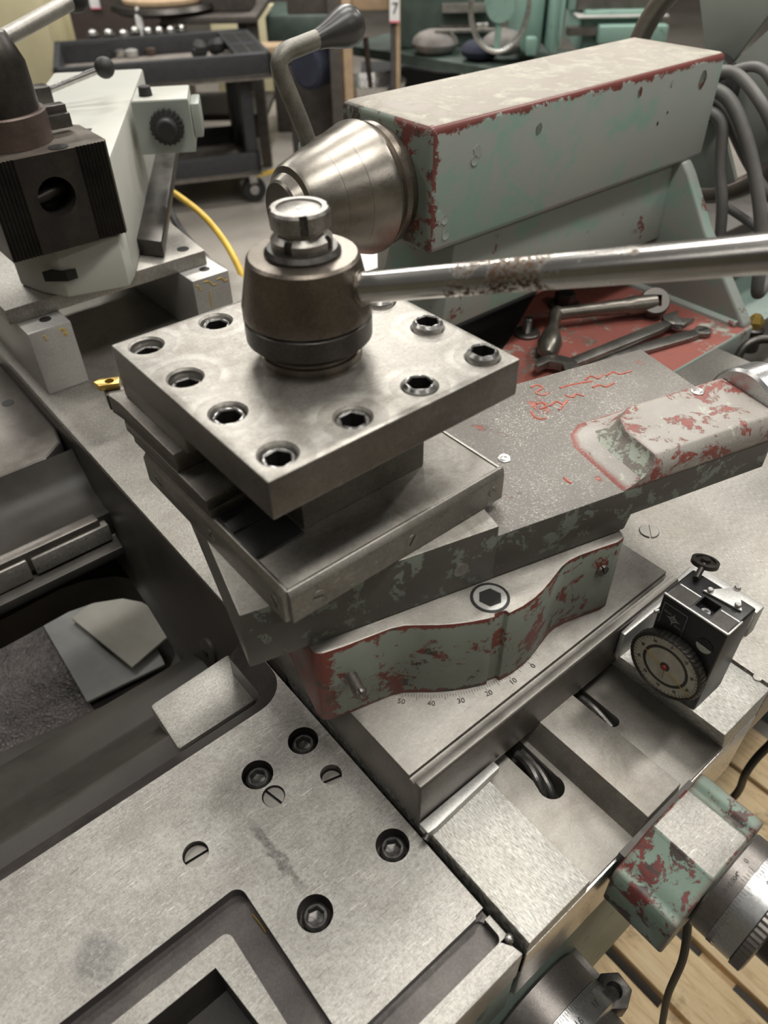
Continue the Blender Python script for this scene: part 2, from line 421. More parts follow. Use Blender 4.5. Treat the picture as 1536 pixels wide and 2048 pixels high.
def lever_mat():
    """chromed bar with rust pitting along a band of its length"""
    mt, nt, b = _nodes('rust_pitted_bar')
    v = coords(nt)
    base = ramp(nt, noise(nt, v, 30, 6, 0.6), [(0.3, (0.40, 0.385, 0.365)), (0.7, (0.56, 0.545, 0.52))])
    pit = noise(nt, v, 520, 6, 0.75, 0.4)
    area = noise(nt, v, 70, 5, 0.65, 0.3)
    dp = nnode(nt, 'ShaderNodeVectorMath', operation='DOT_PRODUCT')
    L(nt, v, dp.inputs[0])
    dp.inputs[1].default_value = (0.487, -0.843, 0.2266)
    # distance along the bar; the rust sits on one stretch of it
    band = ramp(nt, dp.outputs['Value'], [(0.100, 0.0), (0.112, 0.24), (0.150, 0.24), (0.166, 0.06), (0.26, 0.0)])
    sm = nnode(nt, 'ShaderNodeMath', operation='ADD')
    L(nt, area, sm.inputs[0])
    L(nt, band, sm.inputs[1])
    mm = nnode(nt, 'ShaderNodeMath', operation='MULTIPLY')
    L(nt, ramp(nt, pit, [(0.46, 0.0), (0.50, 1.0)]), mm.inputs[0])
    L(nt, ramp(nt, sm.outputs[0], [(0.66, 0.0), (0.74, 1.0)]), mm.inputs[1])
    base = mix(nt, mm.outputs[0], base, (0.095, 0.055, 0.03))
    L(nt, base, b.inputs['Base Color'])
    inv = nnode(nt, 'ShaderNodeMath', operation='MULTIPLY_ADD')
    inv.inputs[1].default_value = -0.7
    inv.inputs[2].default_value = 0.93
    L(nt, mm.outputs[0], inv.inputs[0])
    L(nt, inv.outputs[0], b.inputs['Metallic'])
    r2 = nnode(nt, 'ShaderNodeMath', operation='MULTIPLY_ADD')
    r2.inputs[1].default_value = 0.5
    r2.inputs[2].default_value = 0.24
    L(nt, mm.outputs[0], r2.inputs[0])
    L(nt, r2.outputs[0], b.inputs['Roughness'])
    return mt


M['lever'] = lever_mat()
M['rail'].node_tree.nodes['Principled BSDF'].inputs['Specular IOR Level'].default_value = 0.2
M['rail'].node_tree.nodes['Principled BSDF'].inputs['Metallic'].default_value = 0.0





# ------------------------------------------------------------------ mesh helpers
OFF = {}


def thing(name, label, cat, loc=(0, 0, 0), rotz=0, group=None, off=None):
    o = bpy.data.objects.new(name, None)
    o.empty_display_size = 0.02
    COL.objects.link(o)
    o.location = loc
    o.rotation_euler = (0, 0, rotz)
    tag(o, label, cat, group)
    OFF[o.name] = Vector(off if off is not None else loc)
    return o


def tag(o, label=None, cat=None, group=None, kind=None):
    if label:
        o['label'] = label
    if cat:
        o['category'] = cat
    if group:
        o['group'] = group
    if kind:
        o['kind'] = kind
    return o


def basis(axis):
    """matrix whose local Z is the axis"""
    z = Vector(axis).normalized()
    x = z.orthogonal().normalized() if abs(z.z) < 0.999 else Vector((1, 0, 0))
    if abs(z.z) < 0.999:
        x = Vector((0, 0, 1)).cross(z).normalized()
    y = z.cross(x)
    return Matrix((x, y, z)).transposed()


class G:
    def __init__(s):
        s.bm = bmesh.new()

    def box(s, x0, x1, y0, y1, z0, z1):
        v = [s.bm.verts.new(p) for p in ((x0, y0, z0), (x1, y0, z0), (x1, y1, z0), (x0, y1, z0), (x0, y0, z1), (x1, y0, z1), (x1, y1, z1), (x0, y1, z1))]
        for f in ((3, 2, 1, 0), (4, 5, 6, 7), (0, 1, 5, 4), (1, 2, 6, 5), (2, 3, 7, 6), (3, 0, 4, 7)):
            s.bm.faces.new([v[i] for i in f])
        return s

    def loft(s, rings, closed=True, caps=True):
        R = [[s.bm.verts.new(p) for p in r] for r in rings]
        n = len(R[0])
        for a, b in zip(R, R[1:]):
            for i in range(n if closed else n - 1):
                j = (i + 1) % n
                s.bm.faces.new((a[i], a[j], b[j], b[i]))
        if caps and closed:
            s.bm.faces.new(list(reversed(R[0])))
            s.bm.faces.new(R[-1])
        return s

    def prism(s, pts, h0, h1, axis='z'):
        def P(a, b, h):
            return {'z': (a, b, h), 'y': (a, h, b), 'x': (h, a, b)}[axis]
        s.loft([[P(a, b, h0) for a, b in pts], [P(a, b, h1) for a, b in pts]])
        return s

    def lathe(s, prof, c=(0, 0, 0), axis=(0, 0, 1), seg=48, caps=True):
        B = basis(axis)
        c = Vector(c)
        rings = []
        for r, h in prof:
            rings.append([c + B @ Vector((r * math.cos(2 * PI * k / seg), r * math.sin(2 * PI * k / seg), h)) for k in range(seg)])
        s.loft(rings, True, caps)
        return s

    def tube(s, path, rad, seg=12, caps=True):
        path = [Vector(p) for p in path]
        n = len(path)
        rads = rad if hasattr(rad, '__len__') else [rad] * n
        rings = []
        prev = None
        for i, p in enumerate(path):
            t = (path[min(i + 1, n - 1)] - path[max(i - 1, 0)]).normalized()
            if prev is None:
                x = t.orthogonal().normalized()
            else:
                x = (prev - t * prev.dot(t)).normalized()
            prev = x
            y = t.cross(x)
            rings.append([p + (x * math.cos(2 * PI * k / seg) + y * math.sin(2 * PI * k / seg)) * rads[i] for k in range(seg)])
        s.loft(rings, True, caps)
        return s

    def ball(s, c, r, seg=20, sz=1.0):
        prof = []
        n = seg // 2
        for k in range(n + 1):
            a = -PI / 2 + PI * k / n
            prof.append((max(r * math.cos(a), r * 0.01), r * math.sin(a) * sz))
        return s.lathe(prof, c, (0, 0, 1), seg)

    def socket(s, R, hexr, h, depth, cham=0.0012, seg=24, rot=0.0):
        """socket set screw: top at z = 0, hexagon hole, chamfered rim"""
        def circ(r, z):
            return [Vector((r * math.cos(2 * PI * k / seg), r * math.sin(2 * PI * k / seg), z)) for k in range(seg)]

        def hx(z, sc=1.0):
            out = []
            for k in range(seg):
                a = 2 * PI * k / seg
                aa = ((a - rot) % (PI / 3)) - PI / 6
                r = hexr * math.cos(PI / 6) / math.cos(aa) * sc
                out.append(Vector((r * math.cos(a), r * math.sin(a), z)))
            return out
        s.loft([circ(R, -h), circ(R, -cham), circ(R - cham, 0), hx(0, 1.12), hx(-0.0008), hx(-depth), hx(-depth - 0.001, 0.02)], True, True)
        return s

    def move(s, M4):
        bmesh.ops.transform(s.bm, matrix=M4, verts=s.bm.verts)
        return s

    def build(s, name, mat, parent=None, bevel=0.0, seg=2, smooth=True, angle=32, mats=None, loc=None):
        bm = s.bm
        off = OFF.get(parent.name, Vector((0, 0, 0))) if parent is not None else Vector((0, 0, 0))
        if loc is None and parent is not None:
            bmesh.ops.translate(bm, vec=-off, verts=bm.verts)
        bmesh.ops.recalc_face_normals(bm, faces=bm.faces)
        if bevel > 0:
            ed = [e for e in bm.edges if len(e.link_faces) == 2 and e.calc_face_angle(0) > math.radians(28)]
            bmesh.ops.bevel(bm, geom=ed, offset=bevel, segments=seg, profile=0.5, affect='EDGES', clamp_overlap=True)
        me = bpy.data.meshes.new(name)
        bm.to_mesh(me)
        bm.free()
        o = bpy.data.objects.new(name, me)
        COL.objects.link(o)
        if mat is not None:
            me.materials.append(M[mat] if isinstance(mat, str) else mat)
        for x in (mats or []):
            me.materials.append(M[x])
        if smooth:
            me.polygons.foreach_set('use_smooth', [True] * len(me.polygons))
            me.set_sharp_from_angle(angle=math.radians(angle))
        if parent is not None:
            o.parent = parent
            if loc is not None:
                o.location = Vector(loc) - off
            else:
                if parent.name not in OFF:
                    pass
            OFF[o.name] = off if loc is None else Vector(loc)
        elif loc is not None:
            o.location = loc
        return o


def cut(o, cutters, bevel=0.0):
    """subtract cutter builders (in the same local space as the mesh of o)"""
    for g in cutters:
        bmesh.ops.recalc_face_normals(g.bm, faces=g.bm.faces)
        me = bpy.data.meshes.new('cutter')
        g.bm.to_mesh(me)
        g.bm.free()
        c = bpy.data.objects.new('cutter', me)
        COL.objects.link(c)
        c.matrix_world = Matrix.Identity(4)
        par = o.parent
        o.parent = None
        sav = o.location.copy()
        o.location = (0, 0, 0)
        md = o.modifiers.new('b', 'BOOLEAN')
        md.operation = 'DIFFERENCE'
        md.solver = 'EXACT'
        md.object = c
        bpy.context.view_layer.update()
        dg = bpy.context.evaluated_depsgraph_get()
        nm = bpy.data.meshes.new_from_object(o.evaluated_get(dg))
        old = o.data
        o.modifiers.clear()
        o.data = nm
        nm.name = old.name
        bpy.data.meshes.remove(old)
        o.parent = par
        o.location = sav
        bpy.data.objects.remove(c)
        bpy.data.meshes.remove(me)
    o.data.polygons.foreach_set('use_smooth', [True] * len(o.data.polygons))
    o.data.set_sharp_from_angle(angle=math.radians(30))
    return o


def place(src, parent, loc, rot=(0, 0, 0), name=None, mesh_only=True):
    """another part sharing the mesh of src"""
    o = bpy.data.objects.new(name or src.name.split('.')[0], src.data)
    COL.objects.link(o)
    o.parent = parent
    off = OFF.get(parent.name, Vector((0, 0, 0)))
    o.location = Vector(loc) - off
    o.rotation_euler = rot
    OFF[o.name] = Vector(loc)
    return o


def text(s, size, parent, loc, rot, mat='dark_ink', name='numeral', depth=0.00015):
    cu = bpy.data.curves.new('txt', 'FONT')
    cu.body = s
    cu.size = size
    cu.align_x = 'CENTER'
    cu.align_y = 'CENTER'
    cu.extrude = depth
    t = bpy.data.objects.new('txt', cu)
    COL.objects.link(t)
    bpy.context.view_layer.update()
    me = bpy.data.meshes.new_from_object(t.evaluated_get(bpy.context.evaluated_depsgraph_get()))
    bpy.data.objects.remove(t)
    bpy.data.curves.remove(cu)
    me.materials.clear()
    me.materials.append(M[mat])
    o = bpy.data.objects.new(name, me)
    COL.objects.link(o)
    off = Vector((0, 0, 0))
    if parent is not None:
        o.parent = parent
        off = OFF.get(parent.name, Vector((0, 0, 0)))
    o.location = Vector(loc) - off
    if isinstance(rot, Matrix):
        o.rotation_euler = rot.to_euler()
    else:
        o.rotation_euler = rot
    return o


def relax(pts, n=12):
    pts = [Vector(p) for p in pts]
    for _ in range(n):
        pts = [pts[0]] + [(a + b * 2 + c) / 4 for a, b, c in zip(pts, pts[1:], pts[2:])] + [pts[-1]]
    return pts


def sub(child, part):
    """hang a part under another part of the same thing (neither is rotated)"""
    child.parent = part
    child.location = Vector(child.location) - Vector(part.location)
    return child


def kids(t, *names):
    return [c for c in t.children if c.name.split('.')[0] in names]


def arc(cx, cy, r, a0, a1, n):
    return [(cx + r * math.cos(a0 + (a1 - a0) * k / n), cy + r * math.sin(a0 + (a1 - a0) * k / n)) for k in range(n + 1)]


def rrect(x0, x1, y0, y1, r, n=5):
    return (arc(x1 - r, y1 - r, r, 0, PI / 2, n) + arc(x0 + r, y1 - r, r, PI / 2, PI, n) +
            arc(x0 + r, y0 + r, r, PI, 1.5 * PI, n) + arc(x1 - r, y0 + r, r, 1.5 * PI, 2 * PI, n))


def spline(pts, n=8):
    P = [Vector(p) for p in pts]
    out = []
    for i in range(len(P) - 1):
        p0, p1, p2, p3 = P[max(i - 1, 0)], P[i], P[i + 1], P[min(i + 2, len(P) - 1)]
        for k in range(n):
            t = k / n
            out.append(0.5 * ((2 * p1) + (p2 - p0) * t + (2 * p0 - 5 * p1 + 4 * p2 - p3) * t * t + (3 * p1 - p0 - 3 * p2 + p3) * t ** 3))
    out.append(P[-1])
    return out


# ================================================================== LATHE: carriage
CZ = -0.262           # top of the left carriage wing
WZ = -0.256           # bright flat way and rear bridge
FZ = -0.269           # floors beside the dovetail
RZ = -0.251           # dovetail top
BZ = -0.240           # right-hand way and right wing
FY = -0.2368          # front end of the saddle
car = thing('lathe_carriage', 'broad worn grey iron lathe carriage with sunk socket screws under the cross slide', 'lathe carriage', (-0.05, -0.1, -0.34))

# left wing with recesses
fil = arc(-0.0735, 0.0195, 0.0255, -PI / 2, 0, 8)
outl = [(-0.46, FY), (-0.0475, FY), (-0.0475, 0.06)] + [(x, y) for x, y in reversed(fil)] + [(-0.46, -0.006)]
wing = G().prism(outl, -0.30, CZ).build('saddle_wing', 'carriage', car, bevel=0.0008)
off = OFF[car.name]


def loc_cut(o, gs):
    for g in gs:
        bmesh.ops.translate(g.bm, vec=-off, verts=g.bm.verts)
    return cut(o, gs)


pocket_outer = [(-0.50, -0.1015)] + arc(-0.1575, -0.1085, 0.007, PI / 2, 0, 6) + [(-0.1505, -0.30), (-0.1690, -0.30)] + \
    arc(-0.174, -0.1245, 0.005, 0, PI / 2, 5) + [(-0.50, -0.1195)]
cutters = [G().prism(pocket_outer, CZ - 0.009, CZ + 0.02)]
cutters.append(G().prism([(-0.50, -0.1317), (-0.1845, -0.1317), (-0.1805, -0.17), (-0.1805, -0.30), (-0.50, -0.30)], -0.32, CZ + 0.02))
cutters.append(G().prism([(-0.50, -0.2068)] + arc(-0.0555, -0.2108, 0.004, PI / 2, 0, 4) + arc(-0.0555, -0.2205, 0.004, 0, -PI / 2, 4) + [(-0.50, -0.2245)], CZ - 0.0085, CZ + 0.02))
cutters.append(G().prism([(-0.058, -0.2105), (-0.045, -0.2105), (-0.045, -0.205), (-0.054, -0.2055)], CZ - 0.006, CZ + 0.02))
cutters.append(G().prism([(-0.0535, -0.2245), (-0.0455, -0.2245), (-0.0455, -0.24), (-0.0475, -0.24), (-0.0495, -0.231)], CZ - 0.006, CZ + 0.02))
SOCK = [(-0.0649, -0.0462, 0.0107), (-0.1033, -0.0475, 0.0107), (-0.0644, -0.1427, 0.0107), (-0.1251, -0.1441, 0.0108)]
SLOT = [(-0.1035, -0.0674, 0.0077, 0.0016, -1.34), (-0.0653, -0.0795, 0.0074, 0.0065, -0.27), (-0.1618, -0.0681, 0.0082, 0.0042, -0.10)]
for x, y, r in SOCK:
    cutters.append(G().lathe([(r, 0), (r, 0.03)], (x, y, CZ - 0.016), seg=40))
for x, y, r, d, a in SLOT:
    cutters.append(G().lathe([(r, 0), (r, 0.03)], (x, y, CZ - 0.012), seg=36))
loc_cut(wing, cutters)
# recess faces get a darker metal
wing.data.materials.append(M['groove'])
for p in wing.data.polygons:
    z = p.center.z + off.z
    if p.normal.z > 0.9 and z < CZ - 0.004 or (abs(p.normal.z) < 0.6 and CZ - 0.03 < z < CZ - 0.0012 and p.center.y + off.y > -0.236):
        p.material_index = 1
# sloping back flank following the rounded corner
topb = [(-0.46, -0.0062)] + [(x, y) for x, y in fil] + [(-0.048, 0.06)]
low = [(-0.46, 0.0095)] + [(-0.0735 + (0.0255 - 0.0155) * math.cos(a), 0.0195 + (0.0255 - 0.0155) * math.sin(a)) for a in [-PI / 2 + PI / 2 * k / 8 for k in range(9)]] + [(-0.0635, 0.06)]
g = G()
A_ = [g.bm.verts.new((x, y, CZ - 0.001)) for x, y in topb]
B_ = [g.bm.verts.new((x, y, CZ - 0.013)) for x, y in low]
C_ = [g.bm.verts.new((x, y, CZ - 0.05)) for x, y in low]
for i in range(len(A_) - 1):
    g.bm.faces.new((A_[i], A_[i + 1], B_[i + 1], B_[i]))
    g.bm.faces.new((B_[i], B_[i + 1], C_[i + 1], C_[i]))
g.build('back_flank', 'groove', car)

s0 = G().socket(0.0083, 0.0052, 0.010, 0.005, 0.0016).build('socket_screw', 'black_screw', car, loc=(SOCK[0][0], SOCK[0][1], CZ - 0.0035))
for i, (x, y, r) in enumerate(SOCK[1:]):
    place(s0, car, (x, y, CZ - 0.003 - 0.0006 * i), (0, 0, 0.3 * i + 0.2))


def slotted(r, name, mat, parent, loc, ang, sub=True):
    g = G().lathe([(r, -0.004), (r, -0.0006), (r - 0.0006, 0)], seg=32)
    o = g.build(name, mat, parent, loc=loc)
    cut(o, [G().box(-r * 1.2, r * 1.2, -0.00085, 0.00085, -0.0022, 0.01).move(Matrix.Rotation(ang, 4, 'Z'))])
    o.data.materials.append(M['hole'])
    for p in o.data.polygons:
        if p.center.z < -0.0007 and (p.normal.z > 0.5 or Vector((p.center.x, p.center.y)).length < r * 0.8):
            p.material_index = 1
    return o


for x, y, r, d, a in SLOT:
    slotted(r - 0.0003, 'slotted_plug', 'slide', car, (x, y, CZ - d), a)
G().ball((-0.0478, -0.2262, CZ - 0.0015), 0.0030, 16).build('oil_ball', 'bright', car)

# dovetail ways, front part
y1 = 0.06
G().box(-0.0432, 0.0105, FY, y1, -0.305, WZ).build('flat_way', 'way', car, bevel=0.0006)
fl = G().box(0.0095, 0.0600, FY + 0.001, y1, -0.305, FZ).build('way_floor', 'way_dull', car, bevel=0.0004)
loc_cut(fl, [G().prism(arc(0.0445, -0.178, 0.0085, 0, PI, 10)[:0] + [(0.0385, -0.13), (0.0385, -0.168)] + arc(0.0448, -0.1785, 0.0092, PI * 0.85, 2 * PI + 0.3, 16) + [(0.0545, -0.13)], -0.29, -0.2)])
G().prism([(0.058, FZ), (0.0662, RZ), (0.1010, RZ), (0.1045, FZ), (0.1045, -0.305), (0.058, -0.305)], FY + 0.0006, y1, 'y').build('dovetail', 'way_dull', car, bevel=0.0005, mats=['way'])
dv = car.children[-1]
for p in dv.data.polygons:
    if p.normal.z > 0.9 and p.center.z + off.z > RZ - 0.002:
        p.material_index = 1  # flanks stay darker than the top: their shade is in the colour
ch = G().box(0.1035, 0.160, FY + 0.0005, y1, -0.305, FZ).build('channel_floor', 'way_dull', car, bevel=0.0004)
loc_cut(ch, [G().prism([(0.1125, -0.12), (0.1125, -0.172)] + arc(0.1172, -0.1735, 0.0050, PI, 2 * PI, 8) + [(0.1222, -0.12)], -0.29, -0.2)])
G().prism([(0.1585, FZ - 0.001), (0.1458, BZ), (0.2030, BZ), (0.2030, -0.33), (0.1585, -0.33)], FY, y1, 'y').build('dovetail_cheek', 'way', car, bevel=0.0006)
G().box(-0.047, 0.203, FY + 0.004, 0.3, -0.34, -0.3005).build('saddle_web', 'casting', car)
# polished front faces under the ways
G().box(-0.0432, 0.2028, FY - 0.0004, FY + 0.0035, -0.345, -0.2725).build('front_face', 'bright', car, bevel=0.0004)
# oily felt in the holes
for pts, r in (([(0.047, -0.146, FZ - 0.004), (0.046, -0.158, FZ - 0.002), (0.0425, -0.170, FZ - 0.005), (0.0405, -0.180, FZ - 0.016)], 0.0036),
               ([(0.0525, -0.146, FZ - 0.006), (0.051, -0.162, FZ - 0.006), (0.0475, -0.176, FZ - 0.009), (0.0455, -0.184, FZ - 0.019)], 0.0032),
               ([(0.1172, -0.135, FZ - 0.006), (0.1180, -0.155, FZ - 0.004), (0.1170, -0.174, FZ - 0.008)], 0.0034)):
    G().tube(spline(pts, 6), r, 10).build('felt_wick', 'black_screw', car)
p_ = [atz(505, 1829, CZ - 0.008), atz(520, 1848, CZ - 0.008), atz(532, 1866, CZ - 0.0085)]
tag(G().tube(spline([q_ + Vector((0, 0, 0.001)) for q_ in p_], 5), 0.00045, 6).build('brass_sliver', 'gold'), 'thin brass sliver lying in the carriage groove', 'chip')
# right wing
G().prism([(0.2062, FY), (0.60, FY), (0.60, 0.052), (0.2062, 0.052)], -0.30, BZ).build('saddle_wing', 'bridge', car, bevel=0.0008)
slotted(0.0085, 'slotted_plug', 'slide', car, (atz(1298, 1063, BZ).x, atz(1298, 1063, BZ).y, BZ + 0.0012), 0.75)
G().tube([(0.2045, -0.20, BZ - 0.006), (0.2045, FY, BZ - 0.006)], 0.0022, 8).build('oil_pipe', 'black_screw', car)
G().lathe([(0.0022, 0), (0.0035, 0.002), (0.003, 0.005)], (0.2045, -0.226, BZ - 0.004), seg=12).build('oil_nipple', 'carriage', car)
# rear bridge carrying the second slide
G().box(-0.0432, 0.30, y1, 0.86, -0.30, WZ).build('rear_bridge', 'bridge', car, bevel=0.001)
rings = []
for (yy, f1, f2) in ((0.005, 1.0, 1.0), (0.10, 1.0, 1.0), (0.20, 0.75, 0.72), (0.28, 0.45, 0.42), (0.36, 0.22, 0.20), (0.46, 0.10, 0.1), (0.86, 0.05, 0.05)):
    rings.append([(-0.0425, yy, WZ - 0.0012), (-0.0440 - 0.0035 * f1, yy, -0.275), (-0.0450 - 0.011 * f1, yy, -0.31), (-0.0450 - 0.022 * f2, yy, -0.36), (-0.0450 - 0.024 * f2, yy, -0.42), (-0.03, yy, -0.42), (-0.03, yy, WZ - 0.004)])
G().loft(rings).build('bridge_flank', 'casting', car, bevel=0.001, angle=50)
G().lathe([(0.013, 0), (0.013, 0.0035), (0.010, 0.005)], (-0.0575, 0.115, -0.325), (-1, 0, 0.15), 28).build('flank_boss', 'casting', car)
G().lathe([(0.0035, 0), (0.0035, 0.0062)], (-0.0575, 0.115, -0.325), (-1, 0, 0.15), 14).build('boss_screw', 'hole', car)
# rear left wing of the saddle
rw = G().prism([(-0.30, 0.42)] + [(-0.11, 0.42), (-0.075, 0.42), (-0.05, 0.44), (-0.044, 0.47), (-0.044, 0.66), (-0.30, 0.66)], -0.33, -0.28).build('rear_wing', 'casting', car, bevel=0.003, mats=['slide_side'])
for p in rw.data.polygons:
    if p.normal.z > 0.95:
        p.material_index = 1
q = atz(16, 806, -0.28)
G().lathe([(0.007, 0), (0.007, 0.0006)], (q.x, q.y, -0.2801), seg=24).build('wing_hole', 'hole', car)
g = G()
scoop = [(0.42, -0.281), (0.405, -0.300), (0.385, -0.316), (0.36, -0.322), (0.345, -0.322), (0.345, -0.36), (0.42, -0.36)]
g.prism(scoop, -0.30, -0.046, 'x').build('wing_scoop', 'rail', car)
G().box(-0.30, -0.062, 0.338, 0.352, -0.345, -0.319).build('wing_lip', 'slide_side', car, bevel=0.002)
# clamp block on the front rail
G().prism([(-0.1305, 0.028), (-0.055, 0.028), (-0.055, 0.082), (-0.129, 0.078)], -0.318, -0.298).build('clamp_block', 'carriage', car, bevel=0.003)

# apron below the front of the carriage
G().prism([(-0.40, -0.345), (0.20, -0.345), (0.20, -0.62), (-0.40, -0.62)], FY + 0.002, FY + 0.12, 'y').build('apron', 'apron', car, bevel=0.002)
G().box(-0.40, -0.0475, FY + 0.0008, FY + 0.02, -0.36, -0.285).build('apron_rim', 'apron', car, bevel=0.001)
n0 = atz(1228, 1981, -0.415)
lug = G().prism([(0.0135 * math.cos(a * PI / 3 + 0.4), 0.0135 * math.sin(a * PI / 3 + 0.4)) for a in range(6)], -0.02, 0).build('oil_cup', 'ring', car, bevel=0.001, loc=n0)
cut(lug, [G().lathe([(0.006, -0.01), (0.006, 0.01)], seg=20)])
G().box(n0.x - 0.02, n0.x + 0.004, n0.y + 0.008, FY + 0.01, n0.z - 0.02, n0.z - 0.008).build('cup_arm', 'ring', car, bevel=0.001)

# ------------------------------------------------------------------ apron hand dial (axis along Y)
ad = thing('apron_dial', 'large dark collar and graduated ring numbered 17 at the bottom edge of the picture', 'dial', (-0.012, FY, -0.44))
ac = (-0.012, 0, -0.437)
G().lathe([(0.044, -FY - 0.002), (0.047, -FY), (0.047, 0.2592)], ac, (0, -1, 0), 64).build('collar', 'dial_dark', ad)
G().lathe([(0.0475, 0.2596), (0.0475, 0.2770), (0.045, 0.2785)], ac, (0, -1, 0), 64).build('graduated_ring', 'dial', ad)
G().lathe([(0.041, 0.2785), (0.041, 0.2930), (0.030, 0.2950)], ac, (0, -1, 0), 64).build('knurled_ring', 'dial_dark', ad)
for k in range(40):
    a = math.radians(20 + 2.4 * k)
    c = Vector((ac[0] + 0.0476 * math.cos(a), -0.2600, ac[2] + 0.0476 * math.sin(a)))
    ln = 0.006 if k % 5 == 0 else 0.0035
    g = G().box(-0.00012, 0.00012, -ln, 0, -0.0001, 0.00012).move(Matrix.Translation(c) @ Matrix.Rotation(PI / 2 - a, 4, 'Y'))
    g.build('graduation', 'dark_ink', ad, smooth=False)
for s, deg in (('17', 62), ('16', 86), ('18', 38)):
    a = math.radians(deg)
    Rm = Matrix.Rotation(PI / 2 - a, 3, 'Y') @ Matrix.Rotation(0.0, 3, 'Z')
    text(s, 0.0065, ad, (ac[0] + 0.04765 * math.cos(a), -0.2705, ac[2] + 0.04765 * math.sin(a)), Rm)

# ------------------------------------------------------------------ feed screw bracket + dial
br = thing('feed_screw_bracket', 'chipped green and red bracket with bare top bolted to the front of the carriage', 'bracket', (0.08, -0.262, -0.31))
prof = [(0.0300, -0.305), (0.0290, -0.272), (0.0315, -0.2655), (0.0365, -0.2650), (0.0405, -0.2610), (0.0450, -0.2585), (0.0615, -0.2515), (0.0630, RZ + 0.0010),
        (0.1010, RZ + 0.0010), (0.1030, -0.2535), (0.1065, -0.2545), (0.1105, -0.2510), (0.1175, -0.2500), (0.1200, -0.2540), (0.1210, -0.305)]
bo = G().prism(prof, -0.2405, -0.2845, 'y').build('bracket_body', 'bracket', br, bevel=0.0022, seg=3, mats=['carriage'])
for p in bo.data.polygons:
    c = p.center + OFF[br.name]
    if p.normal.z > 0.97 and 0.062 < c.x < 0.1025:
        p.material_index = 1
G().box(0.040, 0.115, -0.2405, -0.2362, -0.30, -0.262).build('mounting_pad', 'casting', br)

cf = thing('cross_feed_dial', 'satin graduated collar dial on the cross feed screw at the right picture edge', 'dial', (0.081, -0.2845, -0.272))
dc = (0.0815, 0, -0.2722)
G().lathe([(0.028, 0.2845), (0.0335, 0.2852), (0.0345, 0.2866), (0.0345, 0.2972)], dc, (0, -1, 0), 72).build('fixed_collar', 'dial_dark', cf)
G().lathe([(0.0348, 0.2974), (0.0348, 0.3125)], dc, (0, -1, 0), 72).build('graduated_ring', 'dial', cf)
g = G()
g.lathe([(0.0330, 0.3125), (0.0358, 0.3132), (0.0358, 0.3195), (0.033, 0.3205)], dc, (0, -1, 0), 120)
for v in g.bm.verts:
    r = math.hypot(v.co.x - dc[0], v.co.z - dc[2])
    if r > 0.0355 and round(math.degrees(math.atan2(v.co.z - dc[2], v.co.x - dc[0])) / 3) % 2:
        v.co.x = dc[0] + (v.co.x - dc[0]) * 0.985
        v.co.z = dc[2] + (v.co.z - dc[2]) * 0.985
g.build('knurled_ring', 'dial_dark', cf, smooth=False)
G().lathe([(0.022, 0.3205), (0.022, 0.345), (0.02, 0.347)], dc, (0, -1, 0), 40).build('hub', 'ring', cf)
for k in range(46):
    a = math.radians(62 + 3.6 * k)
    c = Vector((dc[0] + 0.03485 * math.cos(a), -0.2976, dc[2] + 0.03485 * math.sin(a)))
    ln = 0.005 if k % 5 == 0 else 0.003
    G().box(-0.0001, 0.0001, -ln, 0, -0.0001, 0.00012).move(Matrix.Translation(c) @ Matrix.Rotation(PI / 2 - a, 4, 'Y')).build('graduation', 'dark_ink', cf, smooth=False)
for k in range(5):
    a = math.radians(96 + 3.6 * k)
    c = Vector((dc[0] + 0.03455 * math.cos(a), -0.2970, dc[2] + 0.03455 * math.sin(a)))
    G().box(-0.0001, 0.0001, 0, 0.003 + 0.0012 * (k == 0), -0.0001, 0.00012).move(Matrix.Translation(c) @ Matrix.Rotation(PI / 2 - a, 4, 'Y')).build('graduation', 'dark_ink', cf, smooth=False)
for s, deg, y, r, sz in (('0', 93, -0.2905, 0.03456, 0.0042), ('1=0.004"', 118, -0.2915, 0.03456, 0.0036), ('0', 96, -0.3060, 0.03486, 0.0052)):
    a = math.radians(deg)
    text(s, sz, cf, (dc[0] + r * math.cos(a), y, dc[2] + r * math.sin(a)), Matrix.Rotation(PI / 2 - a, 3, 'Y'))

# ================================================================== cross slide
CT = -0.209
cs = thing('cross_slide', 'dark machined cross slide plate with degree scale and groove along its front edge', 'machine slide', (0.085, -0.05, -0.254))
G().prism([(0.062, -0.2535), (0.062, CT)][:0] + [(-0.1470, -0.2535), (-0.1470, CT - 0.0012), (-0.1458, CT), (-0.1408, CT), (-0.1408, CT - 0.0035), (-0.1360, CT - 0.0035), (-0.1360, CT),
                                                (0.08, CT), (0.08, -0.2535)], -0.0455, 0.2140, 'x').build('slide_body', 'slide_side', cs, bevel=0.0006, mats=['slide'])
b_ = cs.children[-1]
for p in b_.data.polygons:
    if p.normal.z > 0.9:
        p.material_index = 1  # top brighter than the sides, whose shade is put into the colour
ws = G().prism([(-0.0470, -0.1478), (0.0190, -0.1478), (0.0190, -0.1535), (-0.0400, -0.1565), (-0.0470, -0.1560)], WZ + 0.0003, WZ + 0.0075).build('wiper_strip', 'alu', cs, bevel=0.0007)
G().tube([(-0.0465, -0.1555, WZ + 0.004), (-0.0495, -0.1565, WZ + 0.003)], 0.0022, 10).build('wiper_screw', 'ring', cs)
G().lathe([(0.0016, 0), (0.0016, 0.0004)], (0.022, -0.14755, -0.246), (0, -1, 0), 12).build('pin_hole', 'hole', cs)
